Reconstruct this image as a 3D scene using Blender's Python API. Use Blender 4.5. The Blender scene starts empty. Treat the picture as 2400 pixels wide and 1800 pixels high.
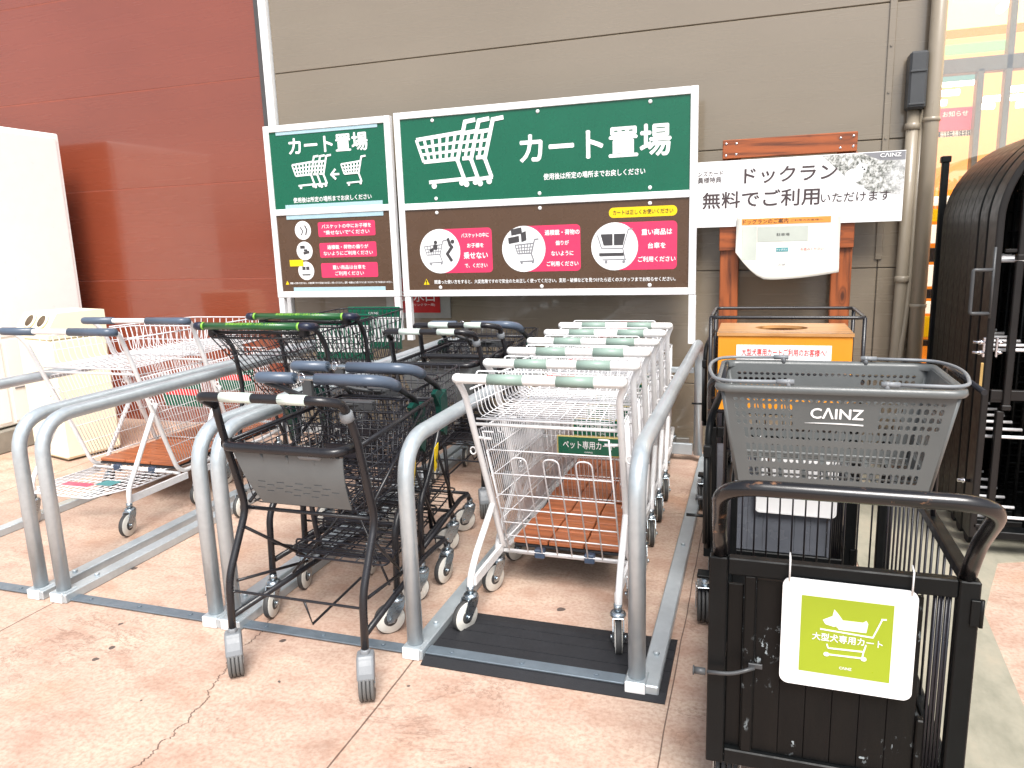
import bpy, bmesh, math, random
from mathutils import Vector, Matrix
random.seed(7)
SC = bpy.context.scene
COL = SC.collection
R = math.radians

# ---------------------------------------------------------------- camera, sky, sun, exposure
F, H = 1740.0, 1.5
def _ray(x, y): return Vector((x - 1200.0, y - 900.0, F)).normalized()
yv = _ray(1780, 540); xv = -_ray(-3770, 720)
xv = (xv - yv * xv.dot(yv)).normalized(); zv = xv.cross(yv)
if zv.y > 0: zv = -zv
cm = Matrix(((xv.x, -xv.y, -xv.z, 0), (yv.x, -yv.y, -yv.z, 0), (zv.x, -zv.y, -zv.z, H), (0, 0, 0, 1)))
cam = bpy.data.objects.new("camera", bpy.data.cameras.new("camera")); COL.objects.link(cam)
cam.data.sensor_width = 36; cam.data.lens = 36 * F / 2400; cam.data.clip_start = .05; cam.data.clip_end = 3000
cam.matrix_world = cm; SC.camera = cam

SUN_EL, SUN_AZ = R(54), R(24)      # azimuth from -Y (behind the camera), towards -X
W = bpy.data.worlds.new("World"); SC.world = W; W.use_nodes = True
nt = W.node_tree; bg = nt.nodes["Background"]
sky = nt.nodes.new("ShaderNodeTexSky"); sky.sky_type = 'NISHITA'; sky.sun_disc = False
sky.sun_elevation = SUN_EL; sky.air_density = 1.0; sky.dust_density = 3.0; sky.ozone_density = 1.0
hs_ = nt.nodes.new('ShaderNodeHueSaturation'); hs_.inputs['Saturation'].default_value = .45      # milky overcast
nt.links.new(sky.outputs[0], hs_.inputs['Color']); nt.links.new(hs_.outputs[0], bg.inputs[0]); bg.inputs[1].default_value = 0.12
sdir = Vector((math.sin(SUN_AZ) * math.cos(SUN_EL), -math.cos(SUN_AZ) * math.cos(SUN_EL), math.sin(SUN_EL)))
sky.sun_rotation = math.atan2(sdir.x, sdir.y)
sl = bpy.data.lights.new("sun", 'SUN'); sl.energy = 2.7; sl.angle = R(26); sl.color = (1, .97, .93)
so = bpy.data.objects.new("sun", sl); COL.objects.link(so); so.rotation_euler = sdir.to_track_quat('Z', 'Y').to_euler()
SC.view_settings.view_transform = 'Standard'; SC.view_settings.look = 'None'
SC.view_settings.exposure = .92; SC.view_settings.gamma = 1

# ---------------------------------------------------------------- materials
def lin(c):
    if isinstance(c, (int, float)): c = (c, c, c)
    return tuple((v / 255 / 12.92) if v <= 10.3 else ((v / 255 + .055) / 1.055) ** 2.4 for v in c)
class N:
    def __init__(s, name):
        s.m = bpy.data.materials.new(name); s.m.use_nodes = True; s.t = s.m.node_tree
        s.b = s.t.nodes["Principled BSDF"]; s.tc = s.t.nodes.new("ShaderNodeTexCoord")
    def n(s, typ, **kw):
        o = s.t.nodes.new(typ)
        for k, v in kw.items():
            if k.startswith('i_'):
                key = k[2:]; key = int(key) if key.isdigit() else key
                o.inputs[key].default_value = v
            else: setattr(o, k, v)
        return o
    def l(s, a, b): s.t.links.new(a, b)
    def coord(s, scale=(1, 1, 1), rot=(0, 0, 0), kind='Object'):
        mp = s.n("ShaderNodeMapping"); s.l(s.tc.outputs[kind], mp.inputs[0])
        mp.inputs['Scale'].default_value = scale; mp.inputs['Rotation'].default_value = rot
        return mp.outputs[0]
    def noise(s, scale, detail=4, vec=None, rough=.55, dist=0):
        o = s.n("ShaderNodeTexNoise"); o.inputs['Scale'].default_value = scale; o.inputs['Detail'].default_value = detail
        o.inputs['Roughness'].default_value = rough; o.inputs['Distortion'].default_value = dist
        s.l(vec or s.coord(), o.inputs['Vector']); return o.outputs['Fac']
    def ramp(s, fac, stops, interp='LINEAR'):
        o = s.n("ShaderNodeValToRGB"); o.color_ramp.interpolation = interp
        e = o.color_ramp.elements
        while len(e) < len(stops): e.new(.5)
        for el, (p, c) in zip(e, stops):
            el.position = p; el.color = (*c, 1) if not isinstance(c, (int, float)) else (c, c, c, 1)
        s.l(fac, o.inputs[0]); return o.outputs[0]
    def mix(s, fac, a, b, mode='MIX'):
        o = s.n("ShaderNodeMix", data_type='RGBA', blend_type=mode)
        for sock, v in ((o.inputs['Factor'], fac), (o.inputs['A'], a), (o.inputs['B'], b)):
            pass
        ins = [i for i in o.inputs if i.enabled]
        for sock, v in zip(ins, (fac, a, b)):
            if hasattr(v, 'is_linked'): s.l(v, sock)
            elif isinstance(v, (int, float)): sock.default_value = v
            else: sock.default_value = (*v, 1)
        return [q for q in o.outputs if q.enabled][0]
    def math(s, op, a, b=None, c=None):
        o = s.n("ShaderNodeMath", operation=op)
        for i, v in enumerate((a, b, c)):
            if v is None: continue
            if hasattr(v, 'is_linked'): s.l(v, o.inputs[i])
            else: o.inputs[i].default_value = v
        return o.outputs[0]
    def bump(s, h, strength=.2, dist=.01):
        o = s.n("ShaderNodeBump"); o.inputs['Strength'].default_value = strength; o.inputs['Distance'].default_value = dist
        s.l(h, o.inputs['Height']); s.l(o.outputs[0], s.b.inputs['Normal'])
    def set(s, **kw):
        for k, v in kw.items():
            sock = s.b.inputs[k.replace('_', ' ')]
            if hasattr(v, 'is_linked'): s.l(v, sock)
            else: sock.default_value = (*v, 1) if isinstance(v, tuple) and len(v) == 3 else v
        return s.m

def pmat(name, c, rough=.5, metal=0, var=.08, scale=12, bump=0, bscale=120, stretch=(1, 1, 1), coat=0, rvar=.08, emit=0, spec=.5):
    k = N(name); c = lin(c); co = k.coord(stretch)
    nz = k.noise(scale, 5, co)
    lo = tuple(v * (1 - var) for v in c); hi = tuple(min(v * (1 + var), 1) for v in c)
    k.set(Base_Color=k.ramp(nz, [(.25, lo), (.75, hi)]), Metallic=float(metal))
    n2 = k.noise(scale * 2.3, 3, co)
    k.set(Roughness=k.ramp(n2, [(.3, max(rough - rvar, 0)), (.7, min(rough + rvar, 1))]))
    k.b.inputs['Specular IOR Level'].default_value = spec
    if coat: k.set(Coat_Weight=coat, Coat_Roughness=.08)
    if bump: k.bump(k.noise(bscale, 3, co), bump, .004)
    if emit: k.set(Emission_Color=c, Emission_Strength=float(emit))
    return k.m
M = {}
M['white_paint'] = pmat('white_paint', (226, 226, 226), .32, var=.04, coat=.3)
M['white_wire'] = pmat('white_wire', (220, 220, 222), .35, var=.05)
M['cream'] = pmat('cream_plastic', (226, 222, 206), .45, var=.05)
M['white_sheet'] = pmat('white_sheet', (232, 232, 230), .3, var=.03, coat=.2)
M['black_wire'] = pmat('black_wire', (27, 27, 34), .35, var=.15)
M['black_tube'] = pmat('black_tube', (28, 28, 32), .32, var=.2, bump=.08, bscale=160)
M['black_steel'] = pmat('black_steel', (14, 16, 17), .42, var=.25, bump=.06, bscale=90, spec=.2)
M['brown_steel'] = pmat('brown_black_steel', (22, 20, 20), .42, var=.25, scale=6, spec=.35)
M['rubber'] = pmat('rubber', (30, 31, 35), .7, var=.15, bump=.2, bscale=200)
M['tyre_dark'] = pmat('dark_tread', (60, 60, 60), .6, var=.15)
M['rubber_grey'] = pmat('grey_tread', (92, 92, 91), .6, var=.12)
M['flat_steel'] = pmat('flat_steel_bar', (118, 130, 140), .45, .5, var=.15, scale=20)
M['seam_red'] = pmat('red_seam_highlight', (136, 72, 56), .4, var=.1)  # lighter than the red panels: seam highlight put into the colour
M['wheel_cream'] = pmat('cream_wheel', (214, 212, 204), .45, var=.07, scale=25)
M['zinc'] = pmat('zinc_plated', (176, 186, 192), .3, 1, var=.12, scale=30)
M['chrome'] = pmat('chrome_bolt', (215, 215, 220), .15, 1, var=.05)
M['grey_plastic'] = pmat('grey_plastic', (118, 122, 126), .42, var=.06, bump=.1, bscale=220)
M['basket_grey'] = pmat('grey_basket_plastic', (88, 91, 91), .36, var=.05, bump=.08, bscale=260)
M['flap_grey'] = pmat('grey_seat_flap', (92, 96, 97), .45, var=.08, scale=9, bump=.12, bscale=160)
M['grip_grey'] = pmat('grip_grey', (78, 90, 106), .34, var=.03, rvar=.02)
M['grip_sage'] = pmat('grip_sage', (136, 156, 146), .4, var=.05)
M['grip_white'] = pmat('grip_white', (228, 228, 226), .4, var=.04)
M['grip_mint'] = pmat('grip_mint', (206, 220, 212), .4, var=.06)
M['green_bar'] = pmat('green_handle', (18, 80, 36), .3, var=.04, coat=.3, rvar=.02)
M['lime'] = pmat('lime_ring', (126, 180, 66), .35, var=.05)
M['navy'] = pmat('navy_plastic', (24, 30, 50), .4, var=.1)
M['sign_green'] = pmat('sign_green', (8, 90, 66), .28, var=.05, scale=4)
M['sign_brown'] = pmat('sign_brown', (82, 61, 46), .28, var=.05, scale=4)
M['sign_white'] = pmat('sign_white', (232, 232, 232), .35, var=.02)
M['pink'] = pmat('sign_pink', (214, 54, 94), .35, var=.03)
M['yellow'] = pmat('yellow', (228, 196, 10), .4, var=.04)
M['tape'] = pmat('pale_blue_strip', (160, 188, 198), .35, var=.06)
M['picto_grey'] = pmat('pictogram_grey', (128, 128, 132), .5, var=.03)
M['picto_dark'] = pmat('pictogram_dark', (62, 60, 62), .5, var=.03)
M['ink'] = pmat('brown_grey_ink', (66, 54, 56), .5, var=.05)
M['ink_black'] = pmat('dark_ink', (22, 20, 22), .5, var=.05)
M['red_sign'] = pmat('red_sign', (176, 14, 18), .35, var=.05)
M['red_ink'] = pmat('red_ink', (226, 60, 60), .5, var=.05)
M['orange_ink'] = pmat('orange_band', (220, 140, 60), .5, var=.05)
M['lime_sign'] = pmat('lime_sign', (146, 162, 34), .35, var=.03)
M['teal'] = pmat('teal_patch', (60, 128, 132), .5, var=.05)
M['tag_green'] = pmat('green_pad', (4, 56, 48), .4, var=.1)
M['gold'] = pmat('gold_border', (206, 186, 120), .4, var=.08)
M['orange_paint'] = pmat('orange_painted_wood', (214, 138, 26), .5, var=.08, scale=5, bump=.1, bscale=40)
M['alu'] = pmat('grey_aluminium', (150, 150, 146), .4, .6, var=.1)
M['machine'] = pmat('white_machine', (252, 252, 248), .35, var=.02, coat=.2)
M['bin_cream'] = pmat('cream_bin', (236, 228, 200), .5, var=.03)
M['hole'] = pmat('dark_hole', (90, 74, 56), .8, var=.2)
M['pipe'] = pmat('taupe_pipe', (142, 132, 116), .35, var=.06, stretch=(1, 1, .2), coat=.2)
M['box_dark'] = pmat('dark_box', (62, 64, 66), .45, var=.08)
M['concrete'] = pmat('plinth_concrete', (140, 136, 126), .85, var=.2, scale=7, bump=.3, bscale=60)
M['trim'] = pmat('white_trim', (228, 230, 230), .3, var=.04, coat=.2)
M['trim_dark'] = pmat('dark_reveal', (70, 68, 68), .5, var=.1)
M['panel_blue'] = pmat('grey_board', (92, 95, 102), .25, var=.22, scale=5)
M['clip_blue'] = pmat('dark_blue_clip', (58, 72, 92), .4, var=.05)
M['grey_tan'] = pmat('beige_bin', (206, 198, 172), .5, var=.03)
M['paper'] = pmat('paper', (214, 210, 200), .5, var=.03)
M['grey_map'] = pmat('map_grey', (170, 175, 166), .5, var=.06)
M['brass'] = pmat('brass_plate', (196, 168, 110), .35, .8, var=.1)
M['asphalt'] = pmat('asphalt', (98, 98, 100), .85, var=.2, scale=30)
M['canopy'] = pmat('cream_canopy', (214, 196, 168), .6, var=.04)

def m_galv():
    k = N('galvanised_steel'); co = k.coord((1, 1, 1))
    a = k.noise(38, 3, co); b = k.noise(6, 5, k.coord((1, 1, .5)))
    c = k.mix(a, lin((172, 182, 188)), lin((198, 206, 210))); c = k.mix(k.ramp(b, [(.45, 0), (.8, .5)]), c, lin((148, 156, 160)))
    k.set(Base_Color=c, Metallic=.5, Roughness=k.ramp(a, [(.3, .3), (.7, .42)])); return k.m
M['galv'] = m_galv()
def m_wall(name, c, c2):
    k = N(name)
    s1 = k.noise(1.4, 4, k.coord((.5, 1, 1.2))); s2 = k.noise(9, 5, k.coord((.12, 1, 2.0)))
    col = k.mix(k.ramp(s1, [(.3, 0), (.7, 1)]), lin(c), lin(c2)); col = k.mix(k.math('MULTIPLY', s2, .10), col, lin(tuple(v * .85 for v in c)))
    k.set(Base_Color=col, Roughness=k.ramp(s2, [(.3, .24), (.75, .30)]), Coat_Weight=.7, Coat_Roughness=.06, Coat_IOR=1.6)
    h = k.noise(7, 3, k.coord((.2, 1, 9.0))); h2 = k.noise(260, 2, k.coord((.5, 1, 1)))
    k.bump(k.math('ADD', k.math('MULTIPLY', h, .9), k.math('MULTIPLY', h2, .12)), .035, .004); return k.m
M['wall_red'] = m_wall('glossy_red_panel', (118, 54, 34), (127, 60, 39))
M['wall_grey'] = m_wall('glossy_taupe_panel', (126, 115, 99), (118, 107, 91))
def m_wood(name, c1, c2, axis, knots=True):
    k = N(name); sc = {'x': (1.1, 13, 13), 'z': (13, 13, 1.1), 'y': (13, 1.1, 13)}[axis]
    co = k.coord(sc); g = k.noise(3.2, 6, co, .6, .8)
    w = k.n("ShaderNodeTexWave", wave_type='BANDS', bands_direction='DIAGONAL'); k.l(co, w.inputs[0])
    for q, v in (('Scale', .9), ('Distortion', 6.0), ('Detail', 3.0), ('Detail Scale', 1.2)): w.inputs[q].default_value = v
    f = k.math('ADD', k.math('MULTIPLY', g, .78), k.math('MULTIPLY', w.outputs['Fac'], .22))
    col = k.ramp(f, [(.22, lin(c2)), (.5, lin(c1)), (.8, lin(tuple(min(v * 1.12, 255) for v in c1)))])
    if knots:
        v = k.n("ShaderNodeTexVoronoi"); k.l(k.coord({'x': (2.6, 0, 7), 'z': (7, 0, 2.6), 'y': (8, 2.6, 0)}[axis]), v.inputs['Vector']); v.inputs['Scale'].default_value = 1.0
        kn = k.ramp(v.outputs['Distance'], [(.06, 1), (.11, .35), (.14, .6), (.19, 0)]); col = k.mix(kn, col, lin((74, 34, 14)))
    k.set(Base_Color=col, Roughness=.45, Coat_Weight=.25, Coat_Roughness=.2); k.bump(f, .15, .002); return k.m
M['stained_x'] = m_wood('stained_board', (146, 74, 32), (58, 24, 8), 'x')
M['stained_z'] = m_wood('stained_post', (150, 78, 36), (62, 26, 9), 'z')
M['deck'] = m_wood('orange_deck_boards', (164, 94, 56), (122, 66, 38), 'x', False)
M['plywood'] = m_wood('plywood_top', (184, 136, 84), (140, 92, 48), 'x', False)

def m_ground():
    k = N('stamped_salmon_concrete'); ob = k.tc.outputs['Object']
    sep = k.n("ShaderNodeSeparateXYZ"); k.l(ob, sep.inputs[0]); X, Y = sep.outputs[0], sep.outputs[1]
    big = k.noise(1.1, 5, k.coord((1, 1.3, 1)), .6, .4); mid = k.noise(5.5, 6, k.coord((.8, 1.3, 1), (0, 0, .35)), .7, .25); fine = k.noise(70, 4)
    col = k.mix(k.ramp(big, [(.3, 0), (.7, 1)]), lin((194, 172, 154)), lin((184, 157, 141)))
    col = k.mix(k.ramp(mid, [(.36, .5), (.5, 0)]), col, lin((164, 127, 108)))
    col = k.mix(k.ramp(mid, [(.52, 0), (.7, .6)]), col, lin((208, 190, 170)))
    rust = k.noise(2.3, 3, k.coord((1, 1, 1), (0, 0, 1)), .5); col = k.mix(k.ramp(rust, [(.56, 0), (.74, .4)]), col, lin((182, 130, 94)))
    dirt = k.noise(3.1, 6, k.coord((1, 1, 1), (0, 0, 2)), .7); col = k.mix(k.ramp(dirt, [(.58, 0), (.8, .5)]), col, lin((128, 104, 88)))
    col = k.mix(k.ramp(fine, [(.42, 0), (.72, .6)]), col, lin((150, 114, 96)))
    # joints along Y
    jit = k.noise(3, 2, k.coord((.1, 1, 1))); wob = k.math('MULTIPLY', k.math('SUBTRACT', jit, .5), .012)
    mask = None
    for x0 in (-4.6, -2.885, -1.152, -.232, 2.3):
        d = k.math('ABSOLUTE', k.math('ADD', k.math('SUBTRACT', X, x0), wob))
        mk = k.math('LESS_THAN', d, .0032 if x0 != -.232 else .0022); mask = mk if mask is None else k.math('MAXIMUM', mask, mk)
    # crack wandering towards the camera
    n1 = k.noise(3.2, 6, k.coord((.05, 1, 1)), .75)
    cx = k.math('ADD', k.math('MULTIPLY', k.math('SUBTRACT', Y, 1.482), -.17), -1.70)
    d = k.math('ABSOLUTE', k.math('ADD', k.math('SUBTRACT', X, cx), k.math('MULTIPLY', k.math('SUBTRACT', n1, .5), .22)))
    mk = k.math('MULTIPLY', k.math('LESS_THAN', d, .0028), k.math('LESS_THAN', Y, 2.35)); mask = k.math('MAXIMUM', mask, mk)
    # stamped skin lines
    lines = k.noise(2.2, 8, k.coord((.8, 1.5, 1), (0, 0, .5)), .7, .6)
    ln = k.ramp(k.math('ABSOLUTE', k.math('SUBTRACT', lines, .5)), [(0, .55), (.006, .25), (.014, 0)])
    col = k.mix(k.math('MULTIPLY', ln, k.ramp(k.noise(1.7, 2), [(.5, 0), (.6, 1)])), col, lin((110, 80, 64)))
    # chewing gum spots
    wv = k.n("ShaderNodeVectorMath", operation='ADD'); nz = k.n("ShaderNodeTexNoise"); nz.inputs['Scale'].default_value = 30; k.l(ob, nz.inputs['Vector'])
    sc = k.n("ShaderNodeVectorMath", operation='SCALE'); k.l(nz.outputs['Color'], sc.inputs[0]); sc.inputs['Scale'].default_value = .02
    k.l(ob, wv.inputs[0]); k.l(sc.outputs[0], wv.inputs[1])
    sp = None
    for (x, y, r) in ((-2.319, 1.911, .012), (-2.327, 1.989, .013), (-2.444, 2.148, .008), (-1.707, 2.212, .013), (-.727, 2.722, .018), (-1.101, 2.068, .007), (-1.554, 1.968, .007), (-2.81, 2.592, .014), (-2.269, 2.454, .008), (-1.95, 1.75, .005), (-.75, 1.75, .006), (-2.7, 1.7, .005), (-.1, 3.1, .012), (-.6, 3.6, .015), (-2.4, 3.1, .013), (-3.3, 2.6, .012)):
        dd = k.n("ShaderNodeVectorMath", operation='DISTANCE'); k.l(wv.outputs[0], dd.inputs[0]); dd.inputs[1].default_value = (x + .01, y + .01, .01)
        q = k.math('LESS_THAN', dd.outputs['Value'], r); sp = q if sp is None else k.math('MAXIMUM', sp, q)
    col = k.mix(k.math('MULTIPLY', sp, .85), col, lin((52, 46, 46))); col = k.mix(k.math('MULTIPLY', mask, .8), col, lin((70, 50, 40)))
    k.set(Base_Color=col, Roughness=k.ramp(mid, [(.3, .55), (.7, .8)]))
    hgt = k.math('ADD', k.math('ADD', k.math('MULTIPLY', mid, 1.0), k.math('MULTIPLY', fine, .1)), k.math('MULTIPLY', mask, -.6))
    k.bump(hgt, .35, .012); return k.m
M['ground'] = m_ground()
def m_path():
    k = N('grey_green_concrete'); a = k.noise(4, 6, k.coord((1.5, .7, 1)), .65); f = k.noise(60, 4)
    col = k.ramp(a, [(.3, lin((128, 127, 112))), (.5, lin((154, 150, 134))), (.72, lin((172, 161, 142)))])
    k.set(Base_Color=k.mix(k.math('MULTIPLY', f, .3), col, lin((130, 122, 104))), Roughness=.8); k.bump(k.math('ADD', a, k.math('MULTIPLY', f, .2)), .3, .01); return k.m
M['path'] = m_path()
def m_scuffed():
    k = N('scuffed_black_board'); a = k.noise(4.2, 3, k.coord((1, 1, 1))); b = k.noise(55, 5, k.coord((1, 1, .6)), .7)
    chip = k.math('MULTIPLY', k.ramp(a, [(.56, 0), (.64, 1)]), k.ramp(b, [(.56, 0), (.6, 1)], 'CONSTANT'))
    sp = k.ramp(k.noise(34, 2), [(.755, 0), (.77, 1)]); chip = k.math('MAXIMUM', chip, sp)
    base = k.ramp(k.noise(7, 4, k.coord((3, 1, .5))), [(.3, lin((8, 9, 10))), (.7, lin((17, 16, 15)))])
    k.set(Base_Color=k.mix(k.math('MULTIPLY', chip, .8), base, lin((150, 160, 164))), Roughness=.45); k.b.inputs['Specular IOR Level'].default_value = .2; k.bump(k.noise(40, 3, k.coord((3, 1, .3))), .15, .003); return k.m
M['scuffed'] = m_scuffed()
def m_worn():
    k = N('worn_black_handle'); a = k.noise(16, 5, k.coord((.6, 1, 1)), .7); b = k.noise(5, 2)
    w = k.math('MULTIPLY', k.ramp(a, [(.57, 0), (.63, 1)]), k.ramp(b, [(.47, 0), (.6, 1)]))
    k.set(Base_Color=k.mix(w, lin((18, 17, 19)), lin((136, 98, 70))), Roughness=.26, Coat_Weight=.2); k.bump(a, .1, .003); return k.m
M['worn'] = m_worn()
def m_meadow():
    k = N('grey_meadow_print'); a = k.noise(45, 6, k.coord((1, 1, 1)), .75); g = k.noise(7, 3)
    k.set(Base_Color=k.mix(k.ramp(g, [(.5, 0), (.7, .7)]), k.ramp(a, [(.4, lin((70, 74, 66))), (.6, lin((214, 214, 210)))]), lin((225, 225, 225))), Roughness=.4); return k.m
M['meadow'] = m_meadow()
def m_glass():
    k = N('shop_glass'); tr = k.n("ShaderNodeBsdfTransparent"); gl = k.n("ShaderNodeBsdfGlossy"); gl.inputs['Roughness'].default_value = .02
    mx = k.n("ShaderNodeMixShader"); mx.inputs[0].default_value = .16; k.l(tr.outputs[0], mx.inputs[1]); k.l(gl.outputs[0], mx.inputs[2])
    k.l(mx.outputs[0], k.t.nodes['Material Output'].inputs['Surface']); return k.m
M['glass'] = m_glass()
def emat(name, c, s): return pmat(name, c, .6, var=.02, emit=s)
M['tube_light'] = emat('lit_tube', (255, 246, 224), 7)
M['shop_wall'] = emat('lit_shop_wall', (222, 166, 116), .5)  # shop surfaces from here on glow by themselves in place of room lighting
M['shop_ceiling'] = emat('lit_shop_ceiling', (255, 236, 160), .8)
M['shop_green'] = emat('lit_green_band', (140, 214, 150), .5)
M['shop_pink'] = emat('lit_pink_poster', (232, 84, 104), .45)
M['shop_teal'] = emat('lit_teal_panel', (128, 184, 180), .45)
M['shop_orange'] = emat('lit_orange_goods', (232, 140, 40), .4)
M['shop_white'] = emat('lit_white_goods', (236, 230, 214), .4)
M['shop_frame'] = pmat('grey_door_frame', (112, 124, 128), .4, var=.05)
# ---------------------------------------------------------------- mesh helpers
def V(*a): return Vector(a)
def wloc(o):
    v = Vector((0, 0, 0))
    while o is not None: v += o.location; o = o.parent
    return v
class MB:
    def __init__(s): s.v = []; s.f = []; s.mi = []; s.sm = []; s.m = 0; s.xf = None
    def add(s, vs, fs, smooth=False):
        b = len(s.v)
        for p in vs:
            p = Vector(p); s.v.append(s.xf @ p if s.xf else p)
        for f in fs: s.f.append([b + i for i in f]); s.mi.append(s.m); s.sm.append(smooth)
    def box(s, a, b, c=0.0):
        lo = [min(a[i], b[i]) for i in range(3)]; hi = [max(a[i], b[i]) for i in range(3)]
        c = min(c, *[(hi[i] - lo[i]) * .45 for i in range(3)])
        if c <= 0:
            vs = [(x, y, z) for x in (lo[0], hi[0]) for y in (lo[1], hi[1]) for z in (lo[2], hi[2])]
            s.add(vs, [(0, 1, 3, 2), (4, 6, 7, 5), (0, 4, 5, 1), (2, 3, 7, 6), (0, 2, 6, 4), (1, 5, 7, 3)]); return
        vs = []; ix = {}
        for cx in (0, 1):
            for cy in (0, 1):
                for cz in (0, 1):
                    cc = (cx, cy, cz)
                    for ax in range(3):
                        p = []
                        for i in range(3):
                            e = hi[i] if cc[i] else lo[i]
                            if i != ax: e += -c if cc[i] else c
                            p.append(e)
                        ix[cc, ax] = len(vs); vs.append(p)
        fs = []
        for ax in range(3):
            o = [i for i in range(3) if i != ax]
            for sd in (0, 1):
                q = []
                for u, w in ((0, 0), (1, 0), (1, 1), (0, 1)):
                    cc = [0, 0, 0]; cc[ax] = sd; cc[o[0]] = u; cc[o[1]] = w; q.append(ix[tuple(cc), ax])
                fs.append(q)
            for u in (0, 1):
                for w in (0, 1):
                    c0 = [0, 0, 0]; c0[o[0]] = u; c0[o[1]] = w; c1 = list(c0); c1[ax] = 1
                    c0 = tuple(c0); c1 = tuple(c1); fs.append([ix[c0, o[0]], ix[c0, o[1]], ix[c1, o[1]], ix[c1, o[0]]])
        for cx in (0, 1):
            for cy in (0, 1):
                for cz in (0, 1): fs.append([ix[(cx, cy, cz), a_] for a_ in range(3)])
        s.add(vs, fs)
    def tube(s, pts, r, n=8, closed=False, caps=True, rs=None):
        P = [Vector(p) for p in pts]; m = len(P)
        T = []
        for i in range(m):
            if closed: t = P[(i + 1) % m] - P[i - 1]
            else: t = P[min(i + 1, m - 1)] - P[max(i - 1, 0)]
            T.append(t.normalized() if t.length > 1e-9 else Vector((0, 0, 1)))
        up = Vector((0, 0, 1)) if abs(T[0].z) < .9 else Vector((0, 1, 0))
        nv = T[0].cross(up).normalized(); vs = []
        for i in range(m):
            nv = (nv - T[i] * nv.dot(T[i]))
            nv = nv.normalized() if nv.length > 1e-6 else T[i].orthogonal().normalized()
            bv = T[i].cross(nv); rr = rs[i] if rs else r
            k = 1.0
            if 0 < i < m - 1 or closed:
                a = (P[i] - P[i - 1]).normalized(); c_ = max(.5, math.sqrt(max(0, (1 + a.dot((P[(i + 1) % m] - P[i]).normalized())) / 2))); k = 1
            for j in range(n):
                an = 2 * math.pi * j / n; vs.append(P[i] + (nv * math.cos(an) + bv * math.sin(an)) * rr * k)
        fs = []
        for i in range(m if closed else m - 1):
            a = i * n; b = ((i + 1) % m) * n
            for j in range(n): fs.append((a + j, a + (j + 1) % n, b + (j + 1) % n, b + j))
        s.add(vs, fs, True)
        if caps and not closed:
            base = len(s.v) - m * n
            s.f.append([base + j for j in range(n)]); s.mi.append(s.m); s.sm.append(False)
            s.f.append([base + (m - 1) * n + j for j in range(n)]); s.mi.append(s.m); s.sm.append(False)
    def wire(s, *pts, r=.0022, n=5): s.tube(pts, r, n)
    def cyl(s, a, b, r, n=14, r2=None):
        s.tube([a, b], r, n, rs=[r, r if r2 is None else r2])
    def lathe(s, prof, c, axis, n=20):
        ax = Vector(axis).normalized(); u = ax.orthogonal().normalized(); w = ax.cross(u); c = Vector(c); vs = []
        for r, h in prof:
            for j in range(n):
                an = 2 * math.pi * j / n; vs.append(c + ax * h + (u * math.cos(an) + w * math.sin(an)) * r)
        fs = []
        for i in range(len(prof) - 1):
            for j in range(n): fs.append((i * n + j, i * n + (j + 1) % n, (i + 1) * n + (j + 1) % n, (i + 1) * n + j))
        s.add(vs, fs, True)
        b = len(s.v) - len(vs)
        for i in (0, len(prof) - 1):
            if prof[i][0] > 1e-5: s.f.append([b + i * n + j for j in range(n)]); s.mi.append(s.m); s.sm.append(False)
    def prism(s, poly, O, U, Vv, d0, d1):
        """polygon in plane O,U,V extruded along U x V from d0 to d1"""
        O = Vector(O); U = Vector(U); Vv = Vector(Vv); Nn = U.cross(Vv); n = len(poly)
        vs = [O + U * p[0] + Vv * p[1] + Nn * d for d in (d0, d1) for p in poly]
        fs = [list(range(n))[::-1], list(range(n, 2 * n))] + [(i, (i + 1) % n, n + (i + 1) % n, n + i) for i in range(n)]
        s.add(vs, fs)
    def build(s, name, mats, parent=None, recalc=True):
        me = bpy.data.meshes.new(name)
        off = wloc(parent) if parent is not None else Vector((0, 0, 0))
        me.from_pydata([v - off for v in s.v], [], s.f)
        if not isinstance(mats, (list, tuple)): mats = [mats]
        for m in mats: me.materials.append(M[m])
        for p, i, q in zip(me.polygons, s.mi, s.sm): p.material_index = i; p.use_smooth = q
        if recalc:
            b = bmesh.new(); b.from_mesh(me); bmesh.ops.recalc_face_normals(b, faces=b.faces); b.to_mesh(me); b.free()
        o = bpy.data.objects.new(name, me); COL.objects.link(o)
        if parent is not None: o.parent = parent
        return o
def fillet(pts, r=.05, n=5, closed=False):
    P = [Vector(p) for p in pts]; m = len(P); out = []
    for i in range(m):
        if not closed and i in (0, m - 1): out.append(P[i]); continue
        a, b, c = P[i - 1], P[i], P[(i + 1) % m]
        t = min(r, (a - b).length * .48, (c - b).length * .48); p0 = b + (a - b).normalized() * t; p1 = b + (c - b).normalized() * t
        for k in range(n + 1):
            u = k / n; out.append(p0 * (1 - u) ** 2 + b * 2 * u * (1 - u) + p1 * u * u)
    return out
def empty(name, loc=(0, 0, 0), label=None, cat=None, group=None):
    o = bpy.data.objects.new(name, None); o.empty_display_size = .1; COL.objects.link(o); o.location = loc
    tag(o, label, cat, group); return o
def tag(o, label=None, cat=None, group=None, kind=None):
    if label: o['label'] = label
    if cat: o['category'] = cat
    if group: o['group'] = group
    if kind: o['kind'] = kind
    return o
def kids(o): return [c for c in ALLKIDS.get(o.name, [])]
ALLKIDS = {}
def copy_tree(o, loc=None, parent=None, rz=None):
    index = {}
    for ob in COL.objects:
        if ob.parent: index.setdefault(ob.parent.name, []).append(ob)
    def rec(ob, par):
        c = ob.copy(); COL.objects.link(c); c.parent = par
        for ch in index.get(ob.name, []): rec(ch, c)
        return c
    r = rec(o, parent)
    if loc is not None: r.location = loc
    if rz is not None: r.rotation_euler = (0, 0, rz)
    return r
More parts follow.
